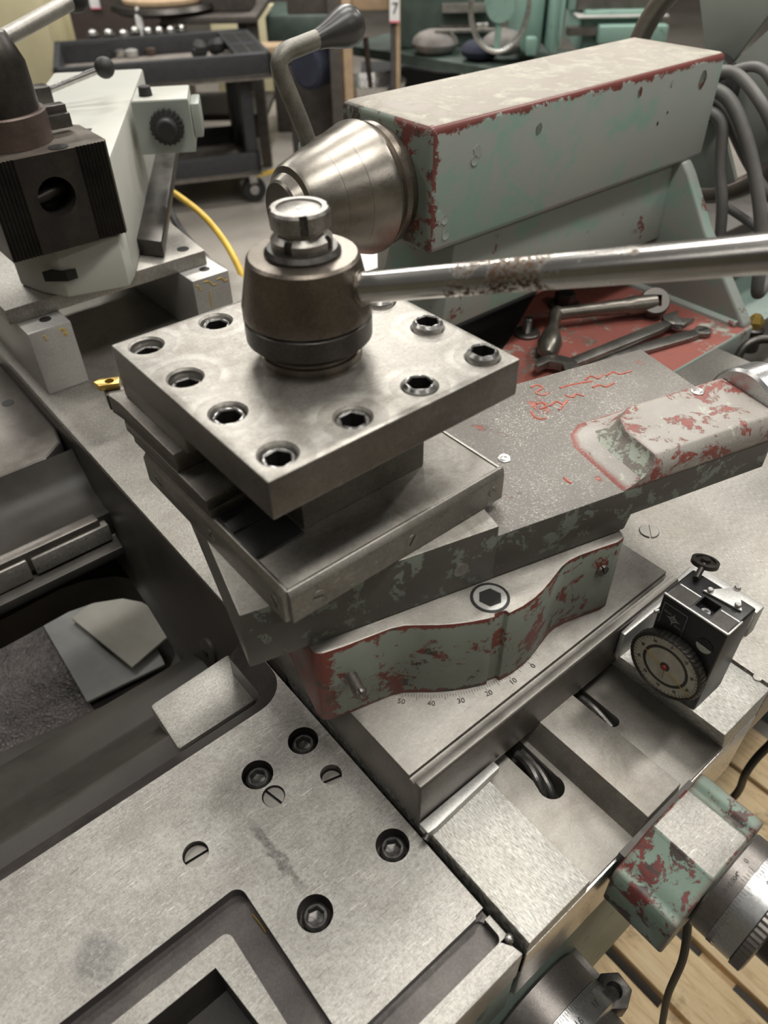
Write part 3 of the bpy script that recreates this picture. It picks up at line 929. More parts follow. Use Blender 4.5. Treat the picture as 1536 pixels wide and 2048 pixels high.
# degree scale round the swivel centre
SCX, SCY, SCR = 0.0617, -0.0307, 0.0995
for k in range(-6, 62):
    a = math.radians(-84.7 - 1.12 * k)
    ln = 0.0048 if k % 5 == 0 else 0.0026
    r0 = 0.0925
    g = G().box(r0, r0 + ln, -0.00012, 0.00012, 0, 0.00012).move(Matrix.Translation((SCX, SCY, CT)) @ Matrix.Rotation(a, 4, 'Z'))
    g.build('graduation', 'dark_ink', cs, smooth=False)
for k, s in enumerate(('0', '10', '20', '30', '40', '50')):
    a = math.radians(-84.7 - 11.2 * k)
    text(s, 0.0052, cs, (SCX + SCR * math.cos(a), SCY + SCR * math.sin(a), CT + 0.0002), (0, 0, a + PI / 2))

# ================================================================== swivel base
BETA = math.radians(-14.49)
SZ = -0.141
sb = thing('swivel_base', 'red and grey-green chipped swivel base with wavy side, below the compound slide', 'machine base', (0, 0, CT), BETA, off=(0, 0, CT))
near = [(-0.0440, -0.0790), (-0.0425, -0.0850), (-0.0390, -0.0872), (-0.0243, -0.0880), (-0.0074, -0.0878), (0.0050, -0.0878), (0.0130, -0.0892), (0.0215, -0.0930),
        (0.0310, -0.0975), (0.0400, -0.1010), (0.0500, -0.1040), (0.0600, -0.1062), (0.0655, -0.1070), (0.0660, -0.1048), (0.0735, -0.1052), (0.0740, -0.1082), (0.0850, -0.1070), (0.0950, -0.1045), (0.1030, -0.1015),
        (0.1110, -0.0975), (0.1185, -0.0935), (0.1260, -0.0895), (0.1330, -0.0872), (0.1420, -0.0862), (0.1550, -0.0865), (0.1720, -0.0870), (0.1785, -0.0855), (0.1805, -0.0800)]
far = [(u, -v) for u, v in reversed(near)]
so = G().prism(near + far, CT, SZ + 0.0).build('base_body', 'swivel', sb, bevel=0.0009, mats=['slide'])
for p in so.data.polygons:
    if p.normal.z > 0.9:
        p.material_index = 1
bs = G().socket(0.0113, 0.0070, 0.012, 0.007, 0.001).build('clamp_bolt', 'alu', sb, loc=(0.0703, -0.0925, SZ + 0.0005))
bs.data.materials.append(M['hole'])
for p in bs.data.polygons:
    if p.center.z < -0.001 and Vector((p.center.x, p.center.y)).length < 0.0085:
        p.material_index = 1
G().lathe([(0.0123, 0), (0.0123, 0.0003)], (0.0703, -0.0925, SZ), seg=40).build('bolt_recess', 'hole', sb)


def stud(u, vv, z, L_, r, ang):
    g = G()
    prof = [(r, 0)]
    n = int(L_ / 0.0017)
    for k in range(n):
        prof += [(r * 0.80, 0.0017 * k + 0.0004), (r * 0.80, 0.0017 * k + 0.0007), (r, 0.0017 * k + 0.0013)]
    prof += [(r * 0.85, L_)]
    o = g.lathe(prof, (0, 0, 0), (0, 0, 1), 20).build('set_screw', 'slide_side', sb, loc=(u, vv, z))
    cut(o, [G().box(-r * 1.2, r * 1.2, -0.0006, 0.0006, L_ - 0.0028, L_ + 0.01).move(Matrix.Rotation(ang, 4, 'Z'))])
    o.rotation_euler = (PI / 2, 0, 0)
    return o


stud(-0.0225, -0.0875, -0.1705, 0.0165, 0.0042, 1.75)
stud(0.1640, -0.0860, -0.1640, 0.0030, 0.0050, 1.9)

# ================================================================== compound slide
cp = thing('compound_slide', 'dusty grey compound slide with red chipped hump, carrying the tool post', 'machine slide', (0.05, 0, SZ), BETA, off=(0.05, 0, SZ))
cp.location = (0.05 * math.cos(BETA), 0.05 * math.sin(BETA), SZ)
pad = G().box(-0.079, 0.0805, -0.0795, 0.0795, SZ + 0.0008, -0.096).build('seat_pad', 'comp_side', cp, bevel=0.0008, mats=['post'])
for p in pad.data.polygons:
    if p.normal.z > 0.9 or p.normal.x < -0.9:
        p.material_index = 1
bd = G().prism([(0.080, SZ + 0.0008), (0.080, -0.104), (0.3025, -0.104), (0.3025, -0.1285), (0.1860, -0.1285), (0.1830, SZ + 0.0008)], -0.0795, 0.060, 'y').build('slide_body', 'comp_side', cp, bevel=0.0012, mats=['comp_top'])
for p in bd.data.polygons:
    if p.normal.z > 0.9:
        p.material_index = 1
g = G()
n = 7
rings = []
for k in range(n):
    t = k / (n - 1)
    e = t * t * (3 - 2 * t)
    z = -0.1045 + 0.0188 * t
    uu = 0.172 + 0.026 * (1 - (1 - t) ** 2)
    vl = -0.004 - 0.019 * (1 - (1 - t) ** 2)
    vn = -0.0795 + 0.0055 * max(0, (t - 0.55) / 0.45) ** 1.3
    rings.append([(uu, vn, z), (0.3030, vn, z), (0.3030, vl, z), (uu + 0.020, vl, z), (uu + 0.006, vl - 0.009, z), (uu, vl - 0.022, z)])
g.loft(rings)
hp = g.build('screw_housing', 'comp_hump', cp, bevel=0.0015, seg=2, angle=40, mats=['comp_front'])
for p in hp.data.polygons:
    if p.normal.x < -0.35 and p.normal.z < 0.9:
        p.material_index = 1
for (u_, v_, z_, nm) in ((0.1241, -0.0163, -0.104, 'oiler'), (0.2736, -0.0300, -0.0857, 'oiler')):
    o = G().lathe([(0.0046, 0), (0.0046, 0.0006), (0.0040, 0.0009), (0.0022, 0.0006), (0.0018, 0.0002), (0.0009, 0.0006)], (0, 0, 0), (0, 0, 1), 24).build(nm, 'bright', cp, loc=(u_, v_, z_))
o = G().lathe([(0.0052, 0), (0.0052, 0.0006), (0.0040, 0.0008), (0.0024, 0.0003), (0.0016, 0.0007)], (0, 0, 0), (0, -1, 0), 24).build('oiler', 'slide', cp, loc=(0.0558, -0.0795, -0.1216))
G().lathe([(0.030, 0.3030), (0.032, 0.305), (0.032, 0.325), (0.030, 0.327)], (0, -0.045, -0.103), (1, 0, 0), 48).build('end_collar', 'dial', cp)
G().lathe([(0.026, 0.327), (0.029, 0.329), (0.029, 0.36)], (0, -0.045, -0.103), (1, 0, 0), 48).build('knurled_dial', 'dial_dark', cp)
# scribbled red paint strokes on the dusty top
rng = random.Random(3)
strokes = [[(1062, 775), (1075, 770), (1085, 776), (1072, 785), (1088, 790), (1098, 784)], [(1062, 822), (1068, 832), (1080, 838), (1092, 836)], [(1073, 808), (1085, 805), (1093, 812), (1080, 818)],
           [(1100, 812), (1112, 803), (1125, 808), (1135, 800), (1118, 820)], [(1130, 790), (1145, 795), (1152, 788), (1168, 792)], [(1120, 776), (1140, 770), (1160, 766), (1185, 762)],
           [(1170, 760), (1182, 752), (1196, 757), (1205, 748)], [(1212, 752), (1226, 744), (1240, 748), (1262, 742)], [(1185, 775), (1198, 770), (1212, 773), (1228, 766)],
           [(1128, 955), (1136, 963), (1144, 966)]]
Ri = Matrix.Rotation(-BETA, 4, 'Z')
for st in strokes:
    pts = [Ri @ atz(x, y, -0.1038) for x, y in st]
    G().tube(spline(pts, 5), 0.0011, 6).move(Matrix.Translation((0, 0, -0.0005))).build('paint_stroke', 'scrawl', cp)

for c in kids(ad, 'graduation', 'numeral'):
    sub(c, kids(ad, 'graduated_ring')[0])
for c in kids(cf, 'graduation', 'numeral'):
    sub(c, kids(cf, 'graduated_ring')[0])
for c in kids(car, 'boss_screw'):
    sub(c, kids(car, 'flank_boss')[0])
for c in kids(car, 'wing_hole'):
    sub(c, rw)

# ================================================================== four-way tool post
tp = thing('tool_post', 'square steel four-way tool post with socket clamp screws in its top plate', 'tool post', (0, 0, -0.096))
PB = -0.074
G().box(-0.0757, 0.0757, -0.0757, 0.0757, -0.0955, PB).build('base_plate', 'post', tp, bevel=0.0006)
for k in range(4):
    st = [(-0.0805, -0.0955), (-0.0757, -0.0955), (-0.0757, PB + 0.0006), (-0.0778, PB + 0.0006), (-0.0805, PB - 0.0030)]
    o = G().prism(st, -0.0775, 0.0775, 'x').build('edge_strip', 'post', tp, bevel=0.0005, loc=(0, 0, 0))
    o.rotation_euler = (0, 0, k * PI / 2)
    # slotted heads on the outer face
    for xx in (-0.061, 0.0035, 0.0690):
        p = Matrix.Rotation(k * PI / 2, 4, 'Z') @ Vector((xx, -0.0809, -0.0858))
        h = slotted(0.0042, 'strip_screw', 'slide', tp, p, 0.9 + xx * 20)
        h.rotation_euler = (Matrix.Rotation(k * PI / 2, 3, 'Z') @ Matrix.Rotation(PI / 2, 3, 'X')).to_euler()
G().box(-0.0440, 0.0440, -0.0450, 0.0450, PB, -0.0222).build('tool_block', 'slide_side', tp, bevel=0.0007)
top = G().box(-0.0801, 0.0801, -0.0797, 0.0797, -0.0225, 0).build('top_plate', 'post_top', tp, bevel=0.0010, mats=['slide_side'])
for p in top.data.polygons:
    if abs(p.normal.z) < 0.3:
        p.material_index = 1  # plate sides get darker steel, painting in their shade
XS = (-0.0653, -0.0215, 0.0215, 0.0660)
holes = [(-0.0653, y) for y in XS] + [(0.0660, y) for y in XS] + [(x, -0.0645) for x in XS[1:3]] + [(x, 0.0655) for x in XS[1:3]]
cc = []
for x, y in holes:
    cc.append(G().lathe([(0.0091, -0.03), (0.0091, -0.0012), (0.0101, -0.0002), (0.0101, 0.01)], (x, y, 0), seg=40).move(Matrix.Translation((0, 0, 0.096))))
cut(top, cc)
lev = {(-0.0653, -0.0653): -0.0022, (-0.0653, -0.0215): -0.0020, (-0.0653, 0.0215): -0.0042, (-0.0653, 0.066): -0.0042, (-0.0215, 0.0655): -0.0020, (-0.0215, -0.0645): -0.0010,
       (0.0215, -0.0645): 0.0022, (0.066, -0.0653): 0.0045, (0.066, -0.0215): 0.0045, (0.066, 0.0215): 0.0035, (0.066, 0.066): 0.003, (0.0215, 0.0655): -0.001}
s1 = None
for i, (x, y) in enumerate(holes):
    z = lev.get((x, y), 0.0)
    if s1 is None:
        s1 = G().socket(0.0088, 0.0067, 0.024, 0.010, 0.0017).build('clamp_screw', 'screw', tp, loc=(x, y, z))
        s1.data.materials.append(M['hole'])
        for p in s1.data.polygons:
            if p.center.z < -0.0012 and Vector((p.center.x, p.center.y)).length < 0.0071:
                p.material_index = 1
        s1.rotation_euler = (0, 0, 0.1)
    else:
        place(s1, tp, (x, y, z), (0, 0, 0.2 + 0.37 * i))
# clamping hub
G().lathe([(0.0278, 0.0002), (0.0278, 0.0040), (0.0265, 0.0046), (0.0265, 0.0060), (0.0298, 0.0082)], seg=64).build('foot_ring', 'cap', tp)
G().lathe([(0.0295, 0.0080), (0.0337, 0.0120), (0.0337, 0.0228), (0.0328, 0.0236)], seg=64).build('clamp_ring', 'ring', tp)
G().lathe([(0.0325, 0.0240), (0.0338, 0.0248), (0.0338, 0.0300), (0.0286, 0.0538), (0.0272, 0.0552), (0.012, 0.0556)], seg=72).build('clamp_hub', 'cap', tp, angle=25)
G().lathe([(0.0193, 0.0554), (0.0193, 0.0568), (0.0175, 0.0590), (0.0135, 0.0592)], seg=48).build('washer', 'ring', tp)
nA = G().lathe([(0.0150, 0.0586), (0.0153, 0.0592), (0.0153, 0.0634), (0.0128, 0.0660)], seg=48).build('lock_nut', 'nut', tp)
nB = G().lathe([(0.0120, 0.0655), (0.0120, 0.0675), (0.0148, 0.0690), (0.0150, 0.0765), (0.0140, 0.0778), (0.0112, 0.0778), (0.0110, 0.0766), (0.0100, 0.0770), (0.002, 0.0770)], seg=48).build('lock_nut', 'nut', tp)
for o, zz, ph in ((nA, 0.061, 0.5), (nB, 0.0715, 1.1)):
    cs_ = []
    for k in range(4):
        cs_.append(G().box(0.0134, 0.02, -0.0020, 0.0020, zz - 0.0032, zz + 0.0080).move(Matrix.Translation((0, 0, 0.096)) @ Matrix.Rotation(ph + k * PI / 2, 4, 'Z')))
    cut(o, cs_)
    o.data.materials.append(M['black_screw'])
    for p in o.data.polygons:
        rr = Vector((p.center.x, p.center.y)).length
        if rr < 0.0136 and rr > 0.0125 and abs(p.normal.z) < 0.3:
            p.material_index = 1
G().lathe([(0.0016, 0.0768), (0.0013, 0.0773), (0.0002, 0.0772)], seg=16).build('dimple_glint', 'bright', tp)  # bright bump painting in the glint at the nut's centre dimple
# lever
az, el = math.radians(-60), math.radians(13.1)
d = Vector((math.cos(az) * math.cos(el), math.sin(az) * math.cos(el), math.sin(el)))
p0 = Vector((0.0120, -0.0205, 0.0395))
G().tube([p0, p0 + d * 0.0085], 0.0090, 32).build('lever_collar', 'cap', tp, bevel=0.0006)
G().tube([p0 + d * 0.004, p0 + d * 0.010, p0 + d * 0.012, p0 + d * 0.10, p0 + d * 0.34], [0.0078, 0.0078, 0.0075, 0.0077, 0.0088], 40).build('lever', 'lever', tp)

# ------------------------------------------------------------------ turning tool and packing in the left slot
tt = thing('turning_tool', 'dark steel turning tool with gold carbide insert clamped in the tool post', 'lathe tool', (-0.066, 0.06, -0.062))
sh = [(-0.0800, 0.0262), (-0.0480, 0.0262), (-0.0480, 0.1085), (-0.0700, 0.1085), (-0.0795, 0.1120), (-0.0815, 0.1080), (-0.0800, 0.0960)]
G().prism(sh, -0.0590, -0.0462).build('shank', 'slide_side', tt, bevel=0.0008)
G().prism([(-0.0820, 0.1100), (-0.0690, 0.1090), (-0.0685, 0.1200), (-0.0790, 0.1230)], -0.0585, -0.0475).build('tool_head', 'ring', tt, bevel=0.001)
ins = G().prism([(-0.0836, 0.1240), (-0.0826, 0.1165), (-0.0715, 0.1120), (-0.0680, 0.1195), (-0.0790, 0.1252)], -0.0472, -0.0432).build('carbide_insert', 'gold', tt, bevel=0.0006)
cut(ins, [G().lathe([(0.0028, -0.02), (0.0028, 0.02)], (-0.0752 + 0.066, 0.1182 - 0.06, -0.045 + 0.062), seg=16)])
sp = thing('packing_plate', 'grey packing plate squeezed between turning tool and tool post top plate', 'packing strip', (-0.058, 0.06, -0.0457))
G().prism([(-0.0735, 0.0210), (-0.048, 0.0210), (-0.048, 0.1000), (-0.0735, 0.1000)], -0.0460, -0.0228).build('plate', 'slide', sp, bevel=0.0008)
s2 = thing('packing_strip', 'thin dark packing strip lying under the turning tool', 'packing strip', (-0.062, 0.05, -0.0690), group=None)
G().prism([(-0.0800, -0.0060), (-0.047, -0.0010), (-0.047, 0.0960), (-0.0800, 0.0960)], -0.0668, -0.0592).build('strip', 'slide_side', s2, bevel=0.0006)
G().prism([(-0.0790, -0.0050), (-0.046, -0.0060), (-0.046, 0.0900), (-0.0790, 0.0900)], -0.0732, -0.0670).build('lower_strip', 'slide_side', s2, bevel=0.0006)
s3 = thing('shim_plate', 'small glossy black shim plate lying on the tool post base', 'shim', (-0.06, -0.035, -0.0735))
G().prism([(-0.0765, -0.0480), (-0.0460, -0.0480), (-0.0460, -0.0250), (-0.0765, -0.0250)], -0.0738, -0.0722).build('shim', 'black_paint', s3, bevel=0.0003)
G().prism([(-0.0760, -0.0245), (-0.0460, -0.0245), (-0.0460, -0.0075), (-0.0760, -0.0075)], -0.0738, -0.0712).build('shim_leaf', 'black_paint', s3, bevel=0.0003)

# ================================================================== travel dial on its bracket
tb = thing('indicator_bracket', 'bright L-shaped bracket on the carriage holding the black travel indicator', 'bracket', (0.19, -0.15, BZ))
G().prism([(0.1430, -0.1480), (0.1430, -0.1520), (0.2320, -0.1520), (0.2320, -0.2010), (0.2430, -0.2010), (0.2430, -0.1440), (0.236, -0.1420), (0.150, -0.1475)], BZ - 0.0010, -0.2130).build('angle_plate', 'alu', tb, bevel=0.0012)
ti = thing('travel_indicator', 'black box travel indicator with round ivory dial standing on the carriage way', 'measuring dial', (0.165, -0.19, BZ))
bx = G().prism([(0.1465, -0.2125), (0.1800, -0.2125), (0.1800, -0.1665), (0.1465, -0.1665)], BZ + 0.0005, -0.1590).build('indicator_body', 'black_paint', ti, bevel=0.0016, seg=3)
# worn bright rim and cut-outs on top
cut(bx, [G().box(0.1525, 0.1640, -0.1975, -0.1855, -0.1660, -0.15).move(Matrix.Translation((-0.165, 0.19, -BZ)))])
for (x0, x1, y0, y1_, nm, mt) in ((0.1480, 0.1600, -0.1845, -0.1690, 'top_label', 'ring'), (0.1480, 0.1600, -0.2110, -0.1985, 'top_label', 'ring')):
    G().box(x0, x1, y0, y1_, -0.1592, -0.1586).build(nm, mt, ti)
for (x0, x1, y0, y1_) in ((0.1462, 0.1478, -0.2125, -0.1668), (0.1605, 0.1618, -0.1845, -0.1690), (0.1605, 0.1618, -0.2118, -0.1985), (0.147, 0.163, -0.2130, -0.2118)):
    G().box(x0, x1, y0, y1_, -0.1600, -0.15845).build('worn_edge', 'alu', ti, bevel=0.0004)
G().lathe([(0.0022, 0), (0.0030, 0.0003), (0.0030, 0.002), (0.0014, 0.002), (0.0014, 0.0008)], (0.158, -0.1915, -0.1659), seg=16).build('pivot_ring', 'screw', ti)
G().prism([(0.1660, -0.1820), (0.1690, -0.2080), (0.1870, -0.1960)], -0.1588, -0.1572).build('cover_plate', 'alu', ti, bevel=0.0004)
for (x, y) in ((0.1688, -0.1855), (0.1706, -0.2040), (0.1838, -0.1958)):
    G().lathe([(0.0022, 0), (0.0022, 0.0012), (0.0016, 0.0020)], (x, y, -0.1572), seg=14).build('cover_screw', 'bright', ti)
G().tube([(0.1700, -0.1740, -0.1560), (0.1850, -0.1700, -0.1560)], 0.0021, 12).build('wheel_arm', 'ring', ti)
G().lathe([(0.0050, -0.0012), (0.0092, -0.0015), (0.0092, 0.0015), (0.0068, 0.0018), (0.0066, 0.0004), (0.0032, 0.0004), (0.003, 0.003)], (0.1890, -0.1690, -0.1570), (0.25, 0.1, 0.95), 32).build('measuring_wheel', 'ring', ti)
G().box(0.1800, 0.1845, -0.2110, -0.1680, BZ + 0.0005, -0.1690).build('back_plate', 'alu', ti, bevel=0.0008)
G().box(0.1845, 0.2325, -0.2000, -0.1780, -0.2300, -0.2180).build('mount_arm', 'alu', ti, bevel=0.001)
# dial facing -X
DCY, DCZ, DR = -0.1860, -0.2125, 0.0262
xo = 0.1466
g = G().lathe([(DR - 0.001, 0), (DR + 0.0012, 0.0008), (DR + 0.0012, 0.0060), (DR - 0.0002, 0.0072), (DR - 0.0014, 0.0072), (DR - 0.0016, 0.0058)], (xo, DCY, DCZ), (-1, 0, 0), 96, caps=False)
for v in g.bm.verts:
    yy, zz = v.co.y - DCY, v.co.z - DCZ
    if math.hypot(yy, zz) > DR + 0.001 and round(math.degrees(math.atan2(zz, yy)) / 3.75) % 2:
        v.co.y = DCY + yy * 0.98
        v.co.z = DCZ + zz * 0.98
g.build('knurled_bezel', 'ring', ti, smooth=False)
G().lathe([(DR - 0.0014, 0.0040), (DR - 0.0014, 0.0058)], (xo, DCY, DCZ), (-1, 0, 0), 64).build('dial_face', 'face', ti)
G().lathe([(0.0172, 0.00575), (0.0172, 0.0060), (0.0150, 0.0060), (0.0150, 0.00575)], (xo, DCY, DCZ), (-1, 0, 0), 64, caps=False).build('dial_ring', 'dark_ink', ti)
G().lathe([(0.0034, 0.0058), (0.0034, 0.0066)], (xo, DCY, DCZ), (-1, 0, 0), 24).build('dial_hub', 'dark_ink', ti)
G().lathe([(0.0019, 0.0066), (0.0015, 0.0078)], (xo, DCY, DCZ), (-1, 0, 0), 20).build('hub_cap', 'red_ink', ti)
for k in range(50):
    a = 2 * PI * k / 50
    r1 = 0.0246
    r0 = r1 - (0.0036 if k % 5 == 0 else 0.0022)
    G().box(xo - 0.0060, xo - 0.0057, -0.0001, 0.0001, r0, r1).move(Matrix.Translation((0, DCY, DCZ)) @ Matrix.Rotation(a, 4, 'X')).build('graduation', 'dark_ink', ti, smooth=False)
for k in range(10):
    a = 2 * PI * k / 10 + PI / 10 * 0
    Rm = Matrix.Rotation(a, 3, 'X') @ Matrix(((0, 0, -1), (-1, 0, 0), (0, 1, 0)))
    p = Vector((xo - 0.0059, DCY, DCZ)) + Matrix.Rotation(a, 3, 'X') @ Vector((0, 0, 0.0198))
    text(str(k * 10), 0.0030, ti, p, Rm)
G().tube([(xo - 0.0064, DCY - 0.0225, DCZ - 0.0105), (xo - 0.0064, DCY + 0.0170, DCZ + 0.0045)], 0.00032, 6).build('pointer', 'gold', ti)
G().tube([(xo - 0.0061, DCY, DCZ), (xo - 0.0061, DCY - 0.001, DCZ - 0.0115)], 0.00018, 6).build('pointer', 'red_ink', ti)
# labels on the black front
fx = 0.14642
G().box(fx - 0.0002, fx + 0.0002, -0.1865, -0.1695, -0.1845, -0.1652).build('name_plate', 'black_paint', ti)
for a_ in (((-0.1695, -0.1652), (-0.1865, -0.1652)), ((-0.1865, -0.1652), (-0.1865, -0.1845)), ((-0.1695, -0.1652), (-0.1695, -0.1845))):
    G().tube([(fx - 0.0003, *a_[0]), (fx - 0.0003, *a_[1])], 0.00018, 6).build('plate_line', 'dial', ti)
G().lathe([(0.0024, 0), (0.0024, 0.0004), (0.0014, 0.0004), (0.0014, 0)], (fx, -0.1782, -0.1752), (-1, 0, 0), 24, caps=False).build('emblem', 'dial', ti)
G().lathe([(0.0007, 0), (0.0007, 0.0004)], (fx, -0.1782, -0.1752), (-1, 0, 0), 12).build('emblem', 'dial', ti)
for k in range(4):
    G().prism([(-0.0007, 0.0022), (0.0007, 0.0022), (0, 0.0052)], fx - 0.0004, fx, 'x').move(Matrix.Translation((0, -0.1782, -0.1752)) @ Matrix.Rotation(k * PI / 2 + 0.0, 4, 'X')).build('emblem', 'dial', ti, smooth=False)
FR = Matrix(((0, 0, -1), (-1, 0, 0), (0, 1, 0)))
text('TRAV', 0.0026, ti, (fx - 0.0002, -0.1735, -0.1720), FR, 'dial')
text('DIAL', 0.0026, ti, (fx - 0.0002, -0.1828, -0.1792), FR, 'dial')
G().lathe([(0.0058, 0), (0.0058, 0.0006)], (fx, -0.2025, -0.1790), (-1, 0, 0), 32).build('adjuster', 'hole', ti)
G().prism([(0.0054 * math.cos(t), 0.0054 * math.sin(t)) for t in [PI * 1.05 + PI * 0.95 * k / 12 for k in range(13)]], fx - 0.0010, fx, 'x').move(Matrix.Translation((0, -0.2025, -0.1790))).build('adjuster_disc', 'alu', ti)
G().lathe([(0.0016, 0), (0.0012, 0.003)], (fx, -0.1672, -0.1760), (-1, 0.5, 0), 12).build('side_pin', 'bright', ti)

fc = kids(ti, 'dial_face')[0]
for c in kids(ti, 'graduation', 'numeral', 'pointer', 'dial_ring', 'dial_hub', 'hub_cap'):
    if c.name.startswith('numeral') and c.location.z + OFF[ti.name].z > DCZ + 0.03:
        continue
    sub(c, fc)
npl = kids(ti, 'name_plate')[0]
for c in kids(ti, 'emblem', 'plate_line', 'numeral'):
    sub(c, npl)
for c in kids(ti, 'cover_screw'):
    sub(c, kids(ti, 'cover_plate')[0])
for c in kids(tp, 'clamp_screw'):
    sub(c, top)
sub(kids(tp, 'dimple_glint')[0], nB)

# ================================================================== tailstock
TY, TZ = 0.2655, -0.033        # quill axis
TR = -0.25                     # tray level of the foot
ts = thing('tailstock', 'large grey-green tailstock with red worn edges behind the tool post lever', 'tailstock', (0.5, 0.26, -0.30))
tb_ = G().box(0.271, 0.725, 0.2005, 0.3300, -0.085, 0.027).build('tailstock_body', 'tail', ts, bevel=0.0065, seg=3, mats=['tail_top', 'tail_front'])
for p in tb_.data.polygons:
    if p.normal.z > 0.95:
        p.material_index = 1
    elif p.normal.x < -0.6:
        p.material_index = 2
g = G()
g.loft([[(0.318, 0.2125, -0.084), (0.700, 0.2125, -0.084), (0.700, 0.302, -0.084), (0.318, 0.302, -0.084)],
        [(0.300, 0.209, -0.178), (0.700, 0.209, -0.178), (0.700, 0.318, -0.178), (0.300, 0.318, -0.178)]])
g.build('column', 'tail_low', ts, bevel=0.003)
G().box(0.40, 0.700, 0.345, 0.44, TR - 0.002, -0.10).build('column', 'tail_low', ts, bevel=0.004)
G().prism([(0.40, -0.0840), (0.2010, -0.0830), (0.1900, -0.0950), (0.1500, -0.152), (0.0660, TR + 0.004), (0.0660, TR - 0.004), (0.40, TR - 0.004)], 0.684, 0.7035, 'x').build('rear_rib', 'tail_low', ts, bevel=0.004, seg=3)
fo = G().prism([(0.300, 0.062), (0.7035, 0.062), (0.7035, 0.46), (0.300, 0.46)], TR - 0.034, TR).build('foot', 'tail_low', ts, bevel=0.004, seg=3, mats=['tray'])
for p in fo.data.polygons:
    if p.normal.z > 0.95:
        p.material_index = 1
G().prism([(0.37, 0.068), (0.69, 0.068), (0.69, 0.45), (0.37, 0.45)], TR - 0.075, TR - 0.034).build('lower_foot', 'tail_low', ts, bevel=0.003)
G().prism([(0.36, 0.20), (0.44, 0.235), (0.60, 0.32), (0.60, 0.345), (0.36, 0.345)], TR + 0.0005, TR + 0.001).build('clamp_opening_shade', 'hole', ts)  # near-black sheet stands in for the shade inside the open clamp slot
G().tube([(0.683, 0.075, TR + 0.001), (0.683, 0.33, TR + 0.001)], 0.006, 10).build('fillet_bead', 'tail_low', ts)
# quill nose rings and lock lever
G().lathe([(0.052, 0.2520), (0.055, 0.2540), (0.055, 0.2600), (0.050, 0.2625), (0.050, 0.2720)], (0, TY, TZ), (1, 0, 0), 56).build('quill_ring', 'cap', ts)
for (u_, z_) in ((0.325, -0.01), (0.29, -0.055), (0.292, -0.070)):
    G().lathe([(0.0045, 0), (0.0045, 0.0006), (0.0035, 0.0003)], (u_, 0.2003, z_), (0, -1, 0), 14).build('drain_plug', 'tail', ts)
lv = [aty(622, 305, 0.355), aty(612, 270, 0.355), aty(590, 215, 0.355), aty(572, 172, 0.355), aty(560, 140, 0.355), aty(560, 120, 0.355), aty(574, 103, 0.355), aty(600, 92, 0.355), aty(640, 76, 0.355)]
G().tube(spline(lv, 6), 0.0082, 16).build('lock_lever', 'lock', ts)
e0, e1 = aty(632, 80, 0.355), aty(704, 48, 0.355)
dd = (e1 - e0)
prof = [(0.0082, 0), (0.0105, dd.length * 0.25), (0.0160, dd.length * 0.62), (0.0178, dd.length * 0.80), (0.0172, dd.length * 0.98), (0.0135, dd.length * 1.12), (0.0070, dd.length * 1.20), (0.001, dd.length * 1.22)]
G().lathe(prof, e0, dd, 28).build('lever_knob', 'knob', ts)
G().box(0.245, 0.30, 0.330, 0.372, -0.06, -0.012).build('lever_boss', 'tail', ts, bevel=0.006)

# bull nose centre
bc = thing('bull_nose_center', 'brown steel bull nose centre cone held in the tailstock quill', 'lathe center', (0.21, TY, TZ - 0.058))
G().lathe([(0.050, 0.2515), (0.0570, 0.2480), (0.0588, 0.2440), (0.0588, 0.2395), (0.0520, 0.2180), (0.0524, 0.2172), (0.0455, 0.1960), (0.0459, 0.1952), (0.0375, 0.1690), (0.0352, 0.1655), (0.0300, 0.1640), (0.0262, 0.1560), (0.0240, 0.1540), (0.0050, 0.1535)],
          (0, TY, TZ), (1, 0, 0), 72).build('cone', 'cone', bc, angle=18)

# handwheel behind the body
hw = thing('tailstock_handwheel', 'big dark-rimmed handwheel with wide grey spokes behind the tailstock', 'handwheel', (0.83, TY, TZ))
HX, HR = 0.832, 0.132
rim = [Vector((HX, TY + HR * math.cos(a), TZ + HR * math.sin(a))) for a in [2 * PI * k / 64 for k in range(65)]]
G().tube(rim, 0.0135, 16, caps=False).build('rim', 'handwheel', hw)
G().lathe([(0.034, 0.727), (0.034, 0.80), (0.040, 0.805), (0.040, 0.845), (0.030, 0.85)], (0, TY, TZ), (1, 0, 0), 40).build('hub', 'knob', hw)
for (s0, s1) in ((64, 121), (129, 222), (236, 330)):
    pts = [(TY + 0.030 * math.cos(math.radians(s0 - 4)), TZ + 0.030 * math.sin(math.radians(s0 - 4)))]
    for k in range(9):
        a_ = math.radians(s0 + (s1 - s0) * k / 8)
        pts.append((TY + 0.129 * math.cos(a_), TZ + 0.129 * math.sin(a_)))
    pts.append((TY + 0.030 * math.cos(math.radians(s1 + 4)), TZ + 0.030 * math.sin(math.radians(s1 + 4))))
    G().prism(pts, HX - 0.010, HX - 0.002, 'x').build('spoke', 'spoke', hw, bevel=0.002)
